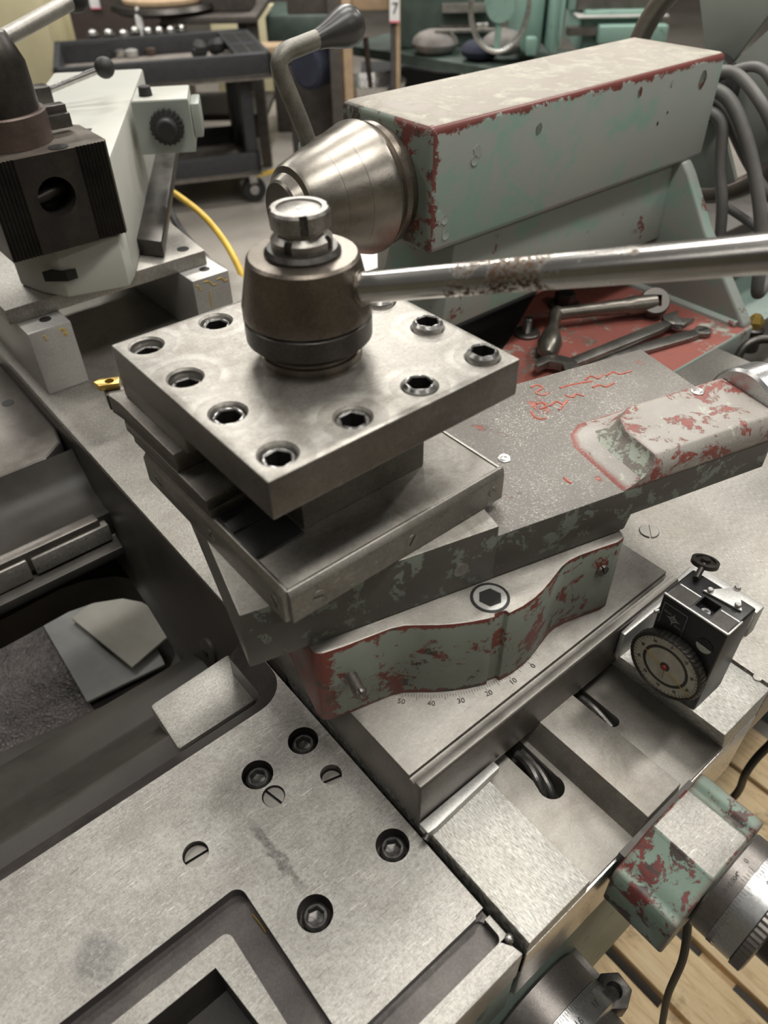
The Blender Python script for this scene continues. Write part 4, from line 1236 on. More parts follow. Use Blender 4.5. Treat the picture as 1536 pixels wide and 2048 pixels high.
# bundle of grey cables
cb = [[(1448, 130), (1490, 160), (1520, 205), (1560, 270)], [(1440, 165), (1478, 230), (1500, 300), (1516, 380), (1525, 460), (1520, 560), (1505, 620)],
      [(1436, 190), (1470, 280), (1508, 350), (1560, 420)], [(1438, 215), (1446, 260), (1440, 320), (1440, 380), (1450, 420)], [(1438, 405), (1470, 425), (1505, 448), (1560, 490)], [(1500, 110), (1530, 150), (1570, 200)]]
xs = [0.765, 0.755, 0.775, 0.750, 0.79, 0.78]
for i, (c, x_, nm) in enumerate(zip(cb, xs, ('uppermost grey cable arching out behind the tailstock end', 'thick grey cable hanging in a long arc right of the tailstock', 'middle grey cable of the bundle behind the tailstock',
                                             'short grey cable running straight down beside the tailstock rib', 'thin grey cable slanting low behind the handwheel rim', 'grey cable crossing the upper right corner by the handwheel'))):
    p = [atx(x, y, x_) for x, y in c]
    if i != 4:
        p = [Vector((0.724, 0.236 + 0.012 * i, -0.012 - 0.010 * i))] + p
    p = spline(p + [Vector((0.86 + 0.02 * i, 0.115 + 0.01 * i, -0.20)), Vector((0.90 + 0.03 * i, 0.09, -0.335))] if i != 3 else p + [Vector((0.765, 0.15, -0.30)), Vector((0.80, 0.14, -0.345))], 8)
    tag(G().tube(relax(p, 40), (0.0070, 0.0082, 0.0062, 0.0072, 0.0055, 0.0058)[i], 14).build('cable', 'cable'), nm, 'cable', 'grey cables behind the tailstock')

# ------------------------------------------------------------------ tools lying on the tray
ck = thing('crank_handle', 'dark iron ball crank with square eye lying on the red tailstock tray', 'crank handle', tuple(atz(1200, 650, TR)))
a = atz(1112, 628, TR + 0.020)
b2 = atz(1308, 606, TR + 0.018)
mid = a.lerp(b2, 0.5) + Vector((0, 0, 0.0))
G().tube(spline([a, a.lerp(b2, 0.25), mid, a.lerp(b2, 0.75), b2], 6), [0.0080] * 6 + [0.0085] * 6 + [0.0095] * 6 + [0.0115] * 7, 16).build('arm', 'crank', ck)
ey = G().lathe([(0.017, -0.0085), (0.0185, -0.006), (0.0185, 0.006), (0.017, 0.0085)], (0, 0, 0), (0, 0, 1), 28).build('eye', 'casting', ck, loc=b2)
cut(ey, [G().box(-0.0075, 0.0075, -0.0075, 0.0075, -0.03, 0.03)])
ey.rotation_euler = basis(-fw + Vector((-0.15, 0, 0.35))).to_euler()
bl = atz(1099, 688, TR + 0.015)
hd = (bl - a)
G().lathe([(0.0085, -0.006), (0.0085, 0.004), (0.0062, hd.length * 0.3), (0.0072, hd.length * 0.5), (0.0120, hd.length * 0.78), (0.0145, hd.length * 0.98), (0.0125, hd.length * 1.2), (0.0065, hd.length * 1.34), (0.0008, hd.length * 1.38)], a, hd, 24).build('ball_grip', 'crank', ck)


def bar(name, label, cat, p, q, wdt, th, mat, jaw=False, slot=False):
    p, q = Vector(p), Vector(q)
    dvec = (q - p)
    ln = dvec.length
    th_ = math.atan2(dvec.y, dvec.x)
    t = thing(name, label, cat, tuple(p), th_, off=(0, 0, 0))
    hw_ = wdt / 2
    G().prism([(0.0, -hw_ * 0.9), (ln * 0.85, -hw_), (ln, -hw_ * 0.75), (ln, hw_ * 0.75), (ln * 0.85, hw_), (0.0, hw_ * 0.9)], 0, th).build('shaft', mat, t, bevel=0.0012, loc=(0, 0, 0))
    return t, ln


p, q = atz(1128, 738, TR + 0.008), atz(1338, 652, TR + 0.008)
w1, ln = bar('open_end_wrench', 'dark open-end wrench lying on the red tray beside the ball crank', 'wrench', p, q, 0.016, 0.0065, 'wrench')
jo = G().prism([(-0.012 + 0.025 * math.cos(2.45 - 4.9 * k / 22), 0.025 * math.sin(2.45 - 4.9 * k / 22)) for k in range(23)] + [(-0.030, -0.0115), (-0.012, -0.0125), (-0.004, 0), (-0.012, 0.0125), (-0.030, 0.0115)], 0, 0.0085).build('jaw', 'wrench', w1, bevel=0.0008, loc=(0, 0, 0))
G().prism([(ln - 0.004, -0.007), (ln + 0.004, -0.016), (ln + 0.030, -0.013), (ln + 0.018, -0.004), (ln + 0.018, 0.004), (ln + 0.030, 0.013), (ln + 0.004, 0.016), (ln - 0.004, 0.007)], 0, 0.0075).build('small_jaw', 'wrench', w1, bevel=0.001, loc=(0, 0, 0))
p, q = atz(1150, 742, TR + 0.001), atz(1404, 668, TR + 0.001)
w2, ln = bar('flat_wrench', 'long flat bright wrench lying on the tray nearest its outer edge', 'wrench', p, q, 0.017, 0.006, 'wrench')
G().lathe([(0.0105, 0), (0.0105, 0.0062)], (ln, 0, 0), seg=20).build('wrench_end', 'wrench', w2, loc=(0, 0, 0), bevel=0.001)
G().prism([(ln - 0.008, -0.0022), (ln + 0.007, -0.0022), (ln + 0.007, 0.0022), (ln - 0.008, 0.0022)], 0.0062, 0.0066).build('end_slot', 'hole', w2, loc=(0, 0, 0))
q = atz(1053, 668, TR)
bo1 = thing('clamp_stud', 'threaded stud with washer standing on the tray left of the crank', 'stud', tuple(q))
prof = [(0.006, 0)]
for k in range(14):
    prof += [(0.0052, 0.0015 * k + 0.0004), (0.006, 0.0015 * k + 0.0011)]
G().lathe(prof + [(0.005, 0.022)], q, seg=18).build('thread', 'wrench', bo1)
G().lathe([(0.0165, 0), (0.0165, 0.003), (0.015, 0.004)], q, seg=28).build('washer', 'casting', bo1)
q = atz(1128, 612, TR)
bo2 = thing('hex_bolt', 'dark hexagon bolt with washer on the tray behind the crank', 'bolt', tuple(q))
G().lathe([(0.020, 0), (0.020, 0.004), (0.018, 0.005)], q, seg=28).build('washer', 'casting', bo2)
G().lathe([(0.0135, 0.005), (0.0142, 0.0065), (0.0142, 0.017), (0.0125, 0.019)], q, seg=6).build('bolt_head', 'ring', bo2, smooth=False)
q = Vector((0.725, 0.10, TR - 0.02))
bf = thing('brass_fitting', 'small brass fitting beside the tailstock foot corner', 'fitting', (0.735, 0.075, -0.30))
G().lathe([(0.014, 0), (0.014, 0.030), (0.011, 0.032)], (0.735, 0.075, -0.30), seg=20).build('body', 'ring', bf)
G().lathe([(0.010, 0.032), (0.011, 0.040), (0.006, 0.048)], (0.735, 0.075, -0.30), seg=6).build('cap', 'gold', bf)
# small handwheel under the compound knob
sw = thing('small_handwheel', 'small dark handwheel rim right of the tailstock foot', 'handwheel', (0.66, 0.005, -0.25))
c0 = aty(1536, 735, 0.01)
rim = [c0 + Vector((0.004 * math.cos(a), 0, 0)) + (rt * math.cos(a) * 0.035 + Vector((0, 0.45, 0.89)) * math.sin(a) * 0.035) for a in [2 * PI * k / 48 for k in range(49)]]
G().tube(rim, 0.0052, 12, caps=False).build('rim', 'ring', sw)
G().tube([c0 - rt * 0.034, c0 + rt * 0.034], 0.004, 10).build('spoke', 'ring', sw)

# ================================================================== bed
bed = thing('lathe_bed', 'dark iron lathe bed with open window seen left of the carriage', 'lathe bed', (0, 0.2, -0.6))
fr = [(-0.19, -0.302), (0.020, -0.302), (0.045, -0.300), (0.100, -0.345), (0.128, -0.349), (0.152, -0.360), (0.150, -0.50), (-0.19, -0.50)]
G().prism(fr, -0.9, 1.9, 'x').build('front_rail', 'rail', bed, bevel=0.003)
rr_ = [(0.325, -0.356), (0.345, -0.352), (0.350, -0.330), (0.47, -0.335), (0.47, -0.42), (0.420, -0.42), (0.395, -0.372), (0.325, -0.368)]
G().prism(rr_, -0.9, 1.9, 'x').build('rear_rail', 'casting', bed, bevel=0.002)
G().prism([(0.326, -0.357), (0.390, -0.425), (0.400, -0.425), (0.400, -0.357)], -0.9, -0.04, 'x').build('inner_wall', 'bed_red', bed)
q0, q1 = atz(60, 1120, -0.333), atz(213, 1027, -0.333)
G().prism([(-0.138, 0.335), (-0.055, 0.335), (-0.055, 0.378), (-0.131, 0.385)], -0.350, -0.328).build('way_strip', 'carriage', bed, bevel=0.002)
G().prism([(-0.30, 0.335), (-0.142, 0.335), (-0.137, 0.392), (-0.30, 0.40)], -0.352, -0.326).build('way_strip', 'carriage', bed, bevel=0.002)
# web between the rails with the rounded window
WN = -0.45
hole = [(-0.40, 0.2450), (-0.2438, 0.2387), (-0.0955, 0.2164), (-0.070, 0.2220), (-0.0567, 0.2347), (-0.0455, 0.2560), (-0.0400, 0.2772), (-0.0335, 0.3120), (-0.0330, 0.3419), (-0.0400, 0.3680), (-0.0554, 0.3890), (-0.085, 0.4050), (-0.1147, 0.4115), (-0.1873, 0.4080), (-0.40, 0.4080)]
g = G()
outer = [(-0.42, 0.13), (-0.24, 0.13), (-0.10, 0.13), (-0.04, 0.13), (0.02, 0.16), (0.03, 0.20), (0.03, 0.24), (0.03, 0.30), (0.03, 0.34), (0.03, 0.40), (0.0, 0.47), (-0.06, 0.47), (-0.12, 0.47), (-0.20, 0.47), (-0.42, 0.47)]
for (z0, z1, grow) in ((WN, WN - 0.012, 0.004), (WN - 0.012, WN - 0.05, 0.004)):
    pass
A_ = [g.bm.verts.new((x, y, WN + 0.012)) for x, y in outer]
B_ = [g.bm.verts.new((x, y, WN)) for x, y in hole]
C_ = [g.bm.verts.new((x * 1.01, y, WN - 0.04)) for x, y in hole]
for i in range(len(A_) - 1):
    g.bm.faces.new((A_[i], A_[i + 1], B_[i + 1], B_[i]))
    g.bm.faces.new((B_[i], B_[i + 1], C_[i + 1], C_[i]))
g.build('window_web', 'casting', bed)
G().box(-0.02, 0.03, 0.15, 0.36, -0.60, -0.35).build('cross_rib', 'casting', bed, bevel=0.004)
G().box(0.75, 0.9, 0.0, 0.5, -0.60, -0.35).build('cross_rib', 'casting', bed, bevel=0.004)
G().box(-0.9, -0.75, 0.1, 0.4, -0.9, -0.45).build('bed_foot', 'apron', bed, bevel=0.004)
G().box(0.9, 1.6, -0.15, 0.5, FLOOR, -0.45).build('bed_foot', 'apron', bed, bevel=0.004)
# chip pan with oily mat and sheets
PN = -0.68
pan = thing('chip_pan', 'oily speckled chip pan seen down through the bed window', 'chip pan', (-0.2, 0.4, PN - 0.05))
G().box(-0.9, 0.9, 0.05, 1.0, PN - 0.05, PN - 0.004).build('pan', 'casting', pan)


def mat_mesh():
    mt, nt, b = _nodes('oily_speckled_mat')
    v = coords(nt)
    vo = nnode(nt, 'ShaderNodeTexVoronoi')
    vo.inputs['Scale'].default_value = 260
    L(nt, v, vo.inputs['Vector'])
    base = ramp(nt, noise(nt, v, 30, 8, 0.7), [(0.35, (0.035, 0.027, 0.024)), (0.66, (0.17, 0.14, 0.13))])
    base = mix(nt, ramp(nt, vo.outputs['Distance'], [(0.0, 0.5), (0.5, 0.0)]), base, (0.24, 0.21, 0.20))
    L(nt, base, b.inputs['Base Color'])
    b.inputs['Roughness'].default_value = 0.35
    bump(nt, b, vo.outputs['Distance'], 0.6, 0.002)
    return mt


M['mat'] = mat_mesh()
G().box(-0.6, -0.137, 0.25, 0.95, PN - 0.004, PN + 0.004).build('oily_mat', 'mat', pan)
s_ = [(60, 1205), (175, 1405), (330, 1330), (245, 1150)]
tag(G().prism([tuple(atz(x, y, PN + 0.012).xy) for x, y in s_], PN + 0.010, PN + 0.014).build('grey_sheet', 'sheet'), 'stained grey metal sheet lying in the chip pan under the bed', 'sheet')
s_ = [(143, 1236), (248, 1158), (352, 1258), (264, 1334)]
tag(G().prism([tuple(atz(x, y, PN + 0.022).xy) for x, y in s_], PN + 0.018, PN + 0.022).build('pale_card', 'paper'), 'pale card lying crooked on the grey sheet in the chip pan', 'card')

# chips knocked through the paint of the tailstock flank
rc = random.Random(11)
for (x, y, r, mt) in ((1280, 184, 0.0040, 'tail_front'), (1406, 156, 0.0085, 'tail_front'), (1078, 256, 0.0045, 'tail_front'), (955, 303, 0.0060, 'tail'), (878, 435, 0.0060, 'tail'), (1345, 165, 0.003, 'tail'), (1315, 247, 0.0016, 'hole'), (1335, 225, 0.0013, 'hole')):
    q = aty(x, y, 0.2004)
    pts = [(r * rc.uniform(0.6, 1.0) * math.cos(2 * PI * k / 9), r * rc.uniform(0.9, 1.5) * math.sin(2 * PI * k / 9)) for k in range(9)]
    G().prism([(q.x + a_, q.z + b_) for a_, b_ in pts], 0.2000, 0.2005, 'y').build('paint_chip', mt, ts, smooth=False)
sub(kids(ts, 'lever_knob')[0], kids(ts, 'lock_lever')[0])

# ================================================================== second slide on riser blocks (rear of the carriage)
yb = 0.498
RT = -0.180
for (x0, x1, dz, lb, marks) in ((-0.033, 0.0145, 0, 'left ground steel riser block standing on the rear saddle', [(368, 1266, 404, 1250), (392, 1290, 412, 1276), (270, 1300, 285, 1312)]),
                                (0.1650, 0.2145, 0, 'right steel riser block with yellow marker lines on the rear saddle', [(1205, 990, 1240, 1010), (1250, 965, 1330, 975), (1330, 950, 1400, 945), (1285, 1020, 1305, 1120)])):
    t = thing('riser_block', lb, 'steel block', ((x0 + x1) / 2, 0.6, WZ), group='riser blocks')
    ob = G().box(x0, x1, yb, 0.75, WZ + 0.0003, RT).build('block', 'block', t, bevel=0.0012)
    G().lathe([(0.0065, 0), (0.0065, 0.0006)], ((x0 + x1) / 2 + 0.004, yb + 0.022, RT - 0.0002), seg=18).build('tapped_hole', 'hole', t)
    for (a0, b0, a1, b1) in marks:
        p0_, p1_ = aty(a0 / 3.072, 250 + b0 / 3.072, yb - 0.0002), aty(a1 / 3.072, 250 + b1 / 3.072, yb - 0.0002)
        G().tube(spline([p0_, p0_.lerp(p1_, 0.4) + Vector((0, 0, 0.002)), p0_.lerp(p1_, 0.7) - Vector((0, 0, 0.002)), p1_], 4), 0.0007, 6).build('marker_line', 'yellow', t)
rp = thing('riser_plate', 'brown-grey steel plate bridging the two riser blocks', 'steel plate', (0.1, 0.64, RT))
pl = G().prism([(-0.04, 0.531), (0.2040, 0.531), (0.222, 0.70), (0.222, 0.80), (-0.04, 0.80)], RT + 0.0003, RT + 0.0175).build('plate', 'bridge', rp, bevel=0.001)
q = atz(366, 498, RT + 0.0177)
G().lathe([(0.0075, 0), (0.0075, 0.0006)], (q.x, q.y, RT + 0.0174), seg=18).build('plate_hole', 'hole', rp)
ZP = RT + 0.018
# white slide casting, turned 59 degrees
ang = math.radians(59.4)
ex = Vector((math.cos(ang), math.sin(ang), 0))
en = Vector((math.sin(ang), -math.cos(ang), 0))
rs = thing('rear_slide', 'pale grey-white slide casting under the black tool post at the left', 'machine slide', (0, 0, ZP), 0, off=(0, 0, ZP))
rs.rotation_euler = (0, 0, ang - PI / 2)


def S(a, c):          # along the casting, across (to the right)
    return (c, a)     # authored with local X = en, local Y = ex


# local frame: X along en, Y along ex
NR, NL = -0.172, -0.300
o = G().prism([S(0.50, NR), S(0.95, NR), S(0.95, NL), S(0.50, NL)], ZP + 0.0003, -0.037).build('slide_casting', 'whitegrey', rs, bevel=0.003)
G().prism([S(0.472, NR - 0.004), S(0.50, NR), S(0.50, NL), S(0.472, NL + 0.03), S(0.455, -0.24)], ZP + 0.0003, -0.104).build('slide_nose', 'whitegrey', rs, bevel=0.002)
G().prism([S(0.452, -0.235), S(0.49, -0.182), S(0.49, -0.20), S(0.456, -0.26)], ZP + 0.020, ZP + 0.031).build('nose_slot', 'hole', rs)
G().prism([S(0.560, NR), S(0.96, NR), S(0.96, NR + 0.030), S(0.545, NR + 0.030)], ZP + 0.001, ZP + 0.020).build('scale_bar', 'ring', rs, bevel=0.001)
# name plate recess on top
G().prism([S(0.60, -0.262), S(0.60, -0.205), S(0.63, -0.205), S(0.63, -0.262)], -0.0370, -0.0362).build('plate_frame', 'ring', rs)
G().prism([S(0.604, -0.255), S(0.604, -0.222), S(0.626, -0.222), S(0.626, -0.255)], -0.0362, -0.0356).build('name_plate', 'white', rs)
# control box on the side
cbx = thing('control_box', 'pale control box with black knob and serrated dial on the rear slide', 'control box', (0, 0, -0.09), 0, off=(0, 0, -0.09))
c_ = atz(322, 185, -0.025)
cbx.location = (c_.x, c_.y, -0.09)
cbx.rotation_euler = (0, 0, ang - PI / 2)
G().box(-0.034, 0.034, -0.036, 0.036, -0.088, -0.025).build('box', 'whitegrey', cbx, bevel=0.002)
G().box(-0.0345, 0.0345, -0.0366, -0.0360, -0.087, -0.027).build('front_plate', 'spoke', cbx)
G().box(0.0345, 0.046, -0.02, 0.03, -0.075, -0.035).build('side_cover', 'spoke', cbx, bevel=0.002)
G().lathe([(0.0085, 0), (0.0075, 0.010), (0.0065, 0.011)], (-0.018, -0.012, -0.025), seg=20).build('push_knob', 'black_rubber', cbx)
g = G().lathe([(0.019, 0.0366), (0.0215, 0.038), (0.0215, 0.046), (0.013, 0.048), (0.012, 0.060), (0.010, 0.061)], (0.004, 0, -0.055), (0, -1, 0), 40)
for v in g.bm.verts:
    r = math.hypot(v.co.x - 0.004, v.co.z + 0.055)
    if r > 0.0205 and round(math.degrees(math.atan2(v.co.z + 0.055, v.co.x - 0.004)) / 9) % 2:
        v.co.x = 0.004 + (v.co.x - 0.004) * 0.9
        v.co.z = -0.055 + (v.co.z + 0.055) * 0.9
g.build('serrated_dial', 'black_rubber', cbx, smooth=False)
# small ball lever on the casting
bl_ = thing('ball_lever', 'thin lever with black ball end above the pale slide casting', 'lever', tuple(atz(92, 180, -0.02)))
p0_, p1_ = atz(88, 184, -0.018), atz(197, 140, 0.0)
G().tube([p0_, p1_], 0.0042, 12).build('rod', 'screw', bl_)
G().ball(p1_ + (p1_ - p0_).normalized() * 0.008, 0.0125, 20).build('ball', 'black_rubber', bl_)
G().box(p0_.x - 0.022, p0_.x + 0.006, p0_.y - 0.012, p0_.y + 0.012, -0.036, -0.010).build('lever_block', 'ring', bl_, bevel=0.002)

# black quick-change tool post
QX, QY = 0.0365, 0.55
QT, QB = -0.010, -0.1015
qt = thing('quick_change_tool_post', 'black serrated quick-change tool post with round bore at the left edge', 'tool post', (QX, QY, QB))
h_ = 0.060
face = []
for sgn in (-1, 1):
    pass
pts = []


def serr(x0, x1, n):
    out = []
    for k in range(n):
        xa = x0 + (x1 - x0) * k / n
        xb = x0 + (x1 - x0) * (k + 0.5) / n
        out += [(xa, QY - h_), (xb, QY - h_ + 0.0022)]
    out.append((x1, QY - h_))
    return out


pts = serr(QX - h_, QX - h_ + 0.030, 8) + serr(QX + h_ - 0.030, QX + h_, 8) + [(QX + h_ + 0.004, QY - h_ + 0.006), (QX + h_ + 0.006, QY + 0.015), (QX + 0.035, QY + h_ - 0.01), (QX + 0.02, QY + h_), (QX - h_, QY + h_)]
qo = G().prism(pts, QB, QT).build('post_body', 'qctp', qt, mats=['qctp_top'])
for p in qo.data.polygons:
    if p.normal.z > 0.9:
        p.material_index = 1
o_ = OFF[qt.name]
cut(qo, [G().lathe([(0.0185, -0.01), (0.0185, 0.035)], Vector((QX, QY - h_, -0.050)) - o_, (0, 1, 0), 36)])
G().lathe([(0.0185, 0), (0.0185, 0.003)], (QX, QY - h_ + 0.034, -0.050), (0, 1, 0), 30).build('bore_end', 'hole', qt)
G().tube([(QX - 0.02, QY - h_ + 0.022, -0.056), (QX + 0.016, QY - h_ + 0.028, -0.050)], 0.0075, 14).build('cam_shaft', 'ring', qt)
hc = (0.0235, 0.554)
G().lathe([(0.0440, QT + 0.0003), (0.0440, QT + 0.027), (0.0425, QT + 0.0285)], (*hc, 0), seg=56).build('collar', 'brown', qt)
G().lathe([(0.0390, QT + 0.0288), (0.0390, QT + 0.034), (0.0378, QT + 0.068), (0.0285, QT + 0.092), (0.0270, QT + 0.0935)], (*hc, 0), seg=56).build('clamp_hub', 'qctp', qt)
G().lathe([(0.0270, QT + 0.0935), (0.010, QT + 0.0945)], (*hc, 0), seg=40).build('hub_cap', 'slide', qt)
G().lathe([(0.0095, 0), (0.0095, 0.0008)], (QX + 0.018, QY - 0.048, QT - 0.0002), seg=24).build('oil_hole', 'hole', qt)
hz0 = Vector((hc[0] + 0.022, hc[1] + 0.006, QT + 0.083))
hz1 = aty(150, -2, 0.60)
G().tube([hz0, hz0.lerp(hz1, 0.93)], 0.0078, 18).build('handle', 'slide', qt)
G().ball(hz1, 0.0125, 18).build('handle_ball', 'black_rubber', qt)
for (a_, b_, dx) in ((0.0, 0.022, 0.0), (0.016, 0.034, 0.006)):
    c = Vector((hc[0] + 0.050, hc[1] - 0.004 + dx, QT + 0.012))
    G().box(c.x - 0.014, c.x + 0.016, c.y - 0.004, c.y + 0.010, QT + 0.004 + a_ * 0.6, QT + 0.004 + b_ * 0.6).build('stop_arm', 'ring', qt, bevel=0.001)

# yellow cable from the slide down to the floor
p = spline([atz(318, 370, -0.22), atz(345, 384, -0.22), atz(400, 425, -0.23), atz(440, 470, -0.24), atz(468, 515, -0.25), atz(487, 560, -0.27), atz(497, 620, -0.32)], 8)
tag(G().tube(p, 0.0052, 12).build('yellow_cable', 'yellow_hose'), 'bright yellow cable looping down behind the riser blocks', 'cable')
p = spline([atz(330, 400, -0.25), atz(355, 450, -0.25), atz(385, 490, -0.25), atz(415, 520, -0.27)], 8)
tag(G().tube(p, 0.006, 12).build('black_hose', 'black_rubber'), 'black hose behind the riser plate next to the yellow cable', 'hose')
G_ = G().prism([(0.24, 0.58), (0.60, 0.58), (0.60, 0.66), (0.24, 0.66)], -0.34, -0.29).build('rear_guard_rail', 'block')
tag(G_, 'pale machined rail edge behind the right riser block', 'rail')

# ================================================================== floor, pallet, cable at lower right
fl = G().box(-6, 12, -6, 12, FLOOR - 0.1, FLOOR).build('floor', 'concrete')
tag(fl, 'grey concrete workshop floor', None, None, 'structure')
G().prism([(1.2, 2.6), (1.9, 3.55), (1.94, 3.52), (1.24, 2.57)], 0, 0.001)
ln_ = G().prism([tuple(atz(x, y, FLOOR).xy) for x, y in ((495, 352), (700, 300), (700, 306), (497, 360))], FLOOR, FLOOR + 0.001).build('floor_line', 'yellow')
tag(ln_, 'faded yellow line painted on the concrete floor', 'floor marking')
PZ = -1.0
plt = thing('wooden_pallet', 'pale wooden slatted pallet on the floor in front of the lathe', 'pallet', (0.35, -0.3, FLOOR))
for (x0, x1, y0, y1_) in ((0.10, 0.188, -1.0, 0.2), (0.193, 0.2855, -1.0, 0.2), (0.3040, 0.3840, -1.0, 0.2), (0.4020, 0.470, -1.0, 0.2), (0.488, 0.58, -1.0, 0.2), (0.60, 0.69, -1.0, 0.2), (0.70, 0.79, -1.0, 0.2), (-0.02, 0.08, -1.0, 0.2)):
    G().box(x0, x1, y0, y1_, PZ - 0.018, PZ + random.uniform(-0.002, 0.002)).build('plank', 'wood', plt, bevel=0.0015)
for y0 in (-0.72, -0.345, 0.02):
    G().box(-0.02, 0.79, y0, y0 + 0.055, PZ - 0.075, PZ - 0.0185).build('bearer', 'wood', plt, bevel=0.0015)
p = spline([(0.100, -0.255, -0.33), (0.105, -0.270, -0.36), (0.110, -0.290, -0.45), (0.13, -0.30, -0.60), (0.17, -0.335, -0.85), (0.18, -0.40, PZ + 0.01)], 8)
tag(G().tube(p, 0.0032, 10).build('black_cable', 'black_rubber'), 'thin black cable hanging from the bracket above the pallet', 'cable')
p = spline([Vector((0.33, -0.19, -0.31)), atz(1560, 1465, -0.50), atz(1536, 1490, -0.55), atz(1500, 1530, -0.58), atz(1478, 1570, -0.64), atz(1465, 1605, -0.75), Vector((0.33, -0.14, PZ + 0.008)), Vector((0.36, 0.02, PZ + 0.006))], 8)
tag(G().tube(relax(p, 30), 0.0045, 10).build('black_cable', 'black_rubber'), 'black cable below the right end of the carriage', 'cable')

# ================================================================== background shop
VR = Vector((0.776, -0.631, 0.0)).normalized()
VF = Vector((0.631, 0.776, 0.0)).normalized()
BA = math.atan2(VR.y, VR.x)


def bp(x, y, f_):
    """point seen at (x, y) on the vertical plane at depth f_ in front of the camera -> (right, depth, z)"""
    d = _ray(x, y)
    t = f_ / d.dot(VF)
    q = CAM + d * t
    return (q - CAM).dot(VR), f_, q.z


def bthing(name, label, cat, f_, group=None, z=FLOOR):
    t = thing(name, label, cat, (CAM.x, CAM.y, 0), BA, group, off=(0, 0, 0))
    c = (CAM + VF * f_)
    t.location = (c.x, c.y, z)
    OFF[t.name] = Vector((0, f_, z))
    return t


def bbox(t, name, mat, x0, y0, x1, y1, f_, dep, bevel=0.0, down=False):
    """box whose front face spans the rectangle seen from (x0, y0) to (x1, y1)"""
    a = bp(x0, y1, f_)
    b = bp(x1, y0, f_)
    z0 = FLOOR if down else a[2]
    r0 = min(a[0], bp(x0, y0, f_)[0])
    return G().box(a[0], b[0], f_, f_ + dep, z0, b[2]).build(name, mat, t, bevel=bevel)


# utility cart
CZT = -0.45
cA, cB, cC = atz(104, 138, CZT), atz(543, 104, CZT), atz(430, 54, CZT)
e1 = (cA - cB)
wid = e1.length
e1.normalize()
e2 = Vector((-e1.y, e1.x, 0))
if e2.dot(cC - cB) < 0:
    e2 = -e2
dep = 0.62
cart = thing('utility_cart', 'black plastic two-shelf utility cart loaded with collets behind the machine', 'cart', (cB.x, cB.y, FLOOR), math.atan2(-e1.y, -e1.x), off=(0, 0, FLOOR))
# local: X from left (-wid) to right (0), Y to the back


def tray(z0, z1, x0, x1, y0, y1_, wall, name, lipmat='cart'):
    G().box(x0, x1, y0, y1_, z0, z0 + 0.02).build(name, 'cart_dust', cart)
    for (a, b, c, d) in ((x0, x1, y0, y0 + wall), (x0, x1, y1_ - wall, y1_), (x0, x0 + wall, y0, y1_), (x1 - wall, x1, y0, y1_)):
        G().box(a, b, c, d, z0, z1).build('tray_wall', lipmat, cart, bevel=0.006)


tray(CZT - 0.10, CZT, -wid, 0, 0, dep, 0.028, 'top_tray')
tray(-0.96, -0.86, -wid + 0.03, -0.09, 0.05, dep - 0.05, 0.028, 'lower_tray')
G().box(-0.15, -0.02, 0.03, dep - 0.03, CZT - 0.012, CZT - 0.004).build('compartment_plate', 'cart', cart, bevel=0.003)
for (a, b, c, d) in ((-0.135, -0.085, 0.06, 0.25), (-0.075, -0.03, 0.06, 0.25), (-0.135, -0.085, 0.30, 0.52), (-0.075, -0.03, 0.30, 0.52)):
    G().box(a, b, c, d, CZT - 0.004, CZT - 0.003).build('compartment', 'hole', cart)
for (x, y) in ((-0.15, 0.07), (-wid + 0.06, 0.07), (-0.15, dep - 0.15), (-wid + 0.06, dep - 0.15)):
    G().box(x, x + 0.055, y, y + 0.085, -0.93, CZT - 0.09).build('leg', 'cart', cart, bevel=0.008)
    cx_, cy_ = x + 0.02, y + 0.045
    G().lathe([(0.055, -0.016), (0.058, -0.01), (0.058, 0.01), (0.055, 0.016)], (cx_, cy_, FLOOR + 0.0585), (0, 1, 0), 28).build('caster_wheel', 'black_rubber', cart)
    G().lathe([(0.022, -0.018), (0.022, 0.018)], (cx_, cy_, FLOOR + 0.0585), (0, 1, 0), 16).build('caster_hub', 'screw', cart)
    G().box(cx_ - 0.02, cx_ + 0.02, cy_ - 0.022, cy_ + 0.022, FLOOR + 0.09, FLOOR + 0.14).build('caster_fork', 'screw', cart, bevel=0.003)
CM = Matrix.Translation((cB.x, cB.y, FLOOR)) @ Matrix.Rotation(math.atan2(-e1.y, -e1.x), 4, 'Z')


def oncart(x, y, zt=CZT - 0.08):
    q = CAM
    return atz(x, y, zt)


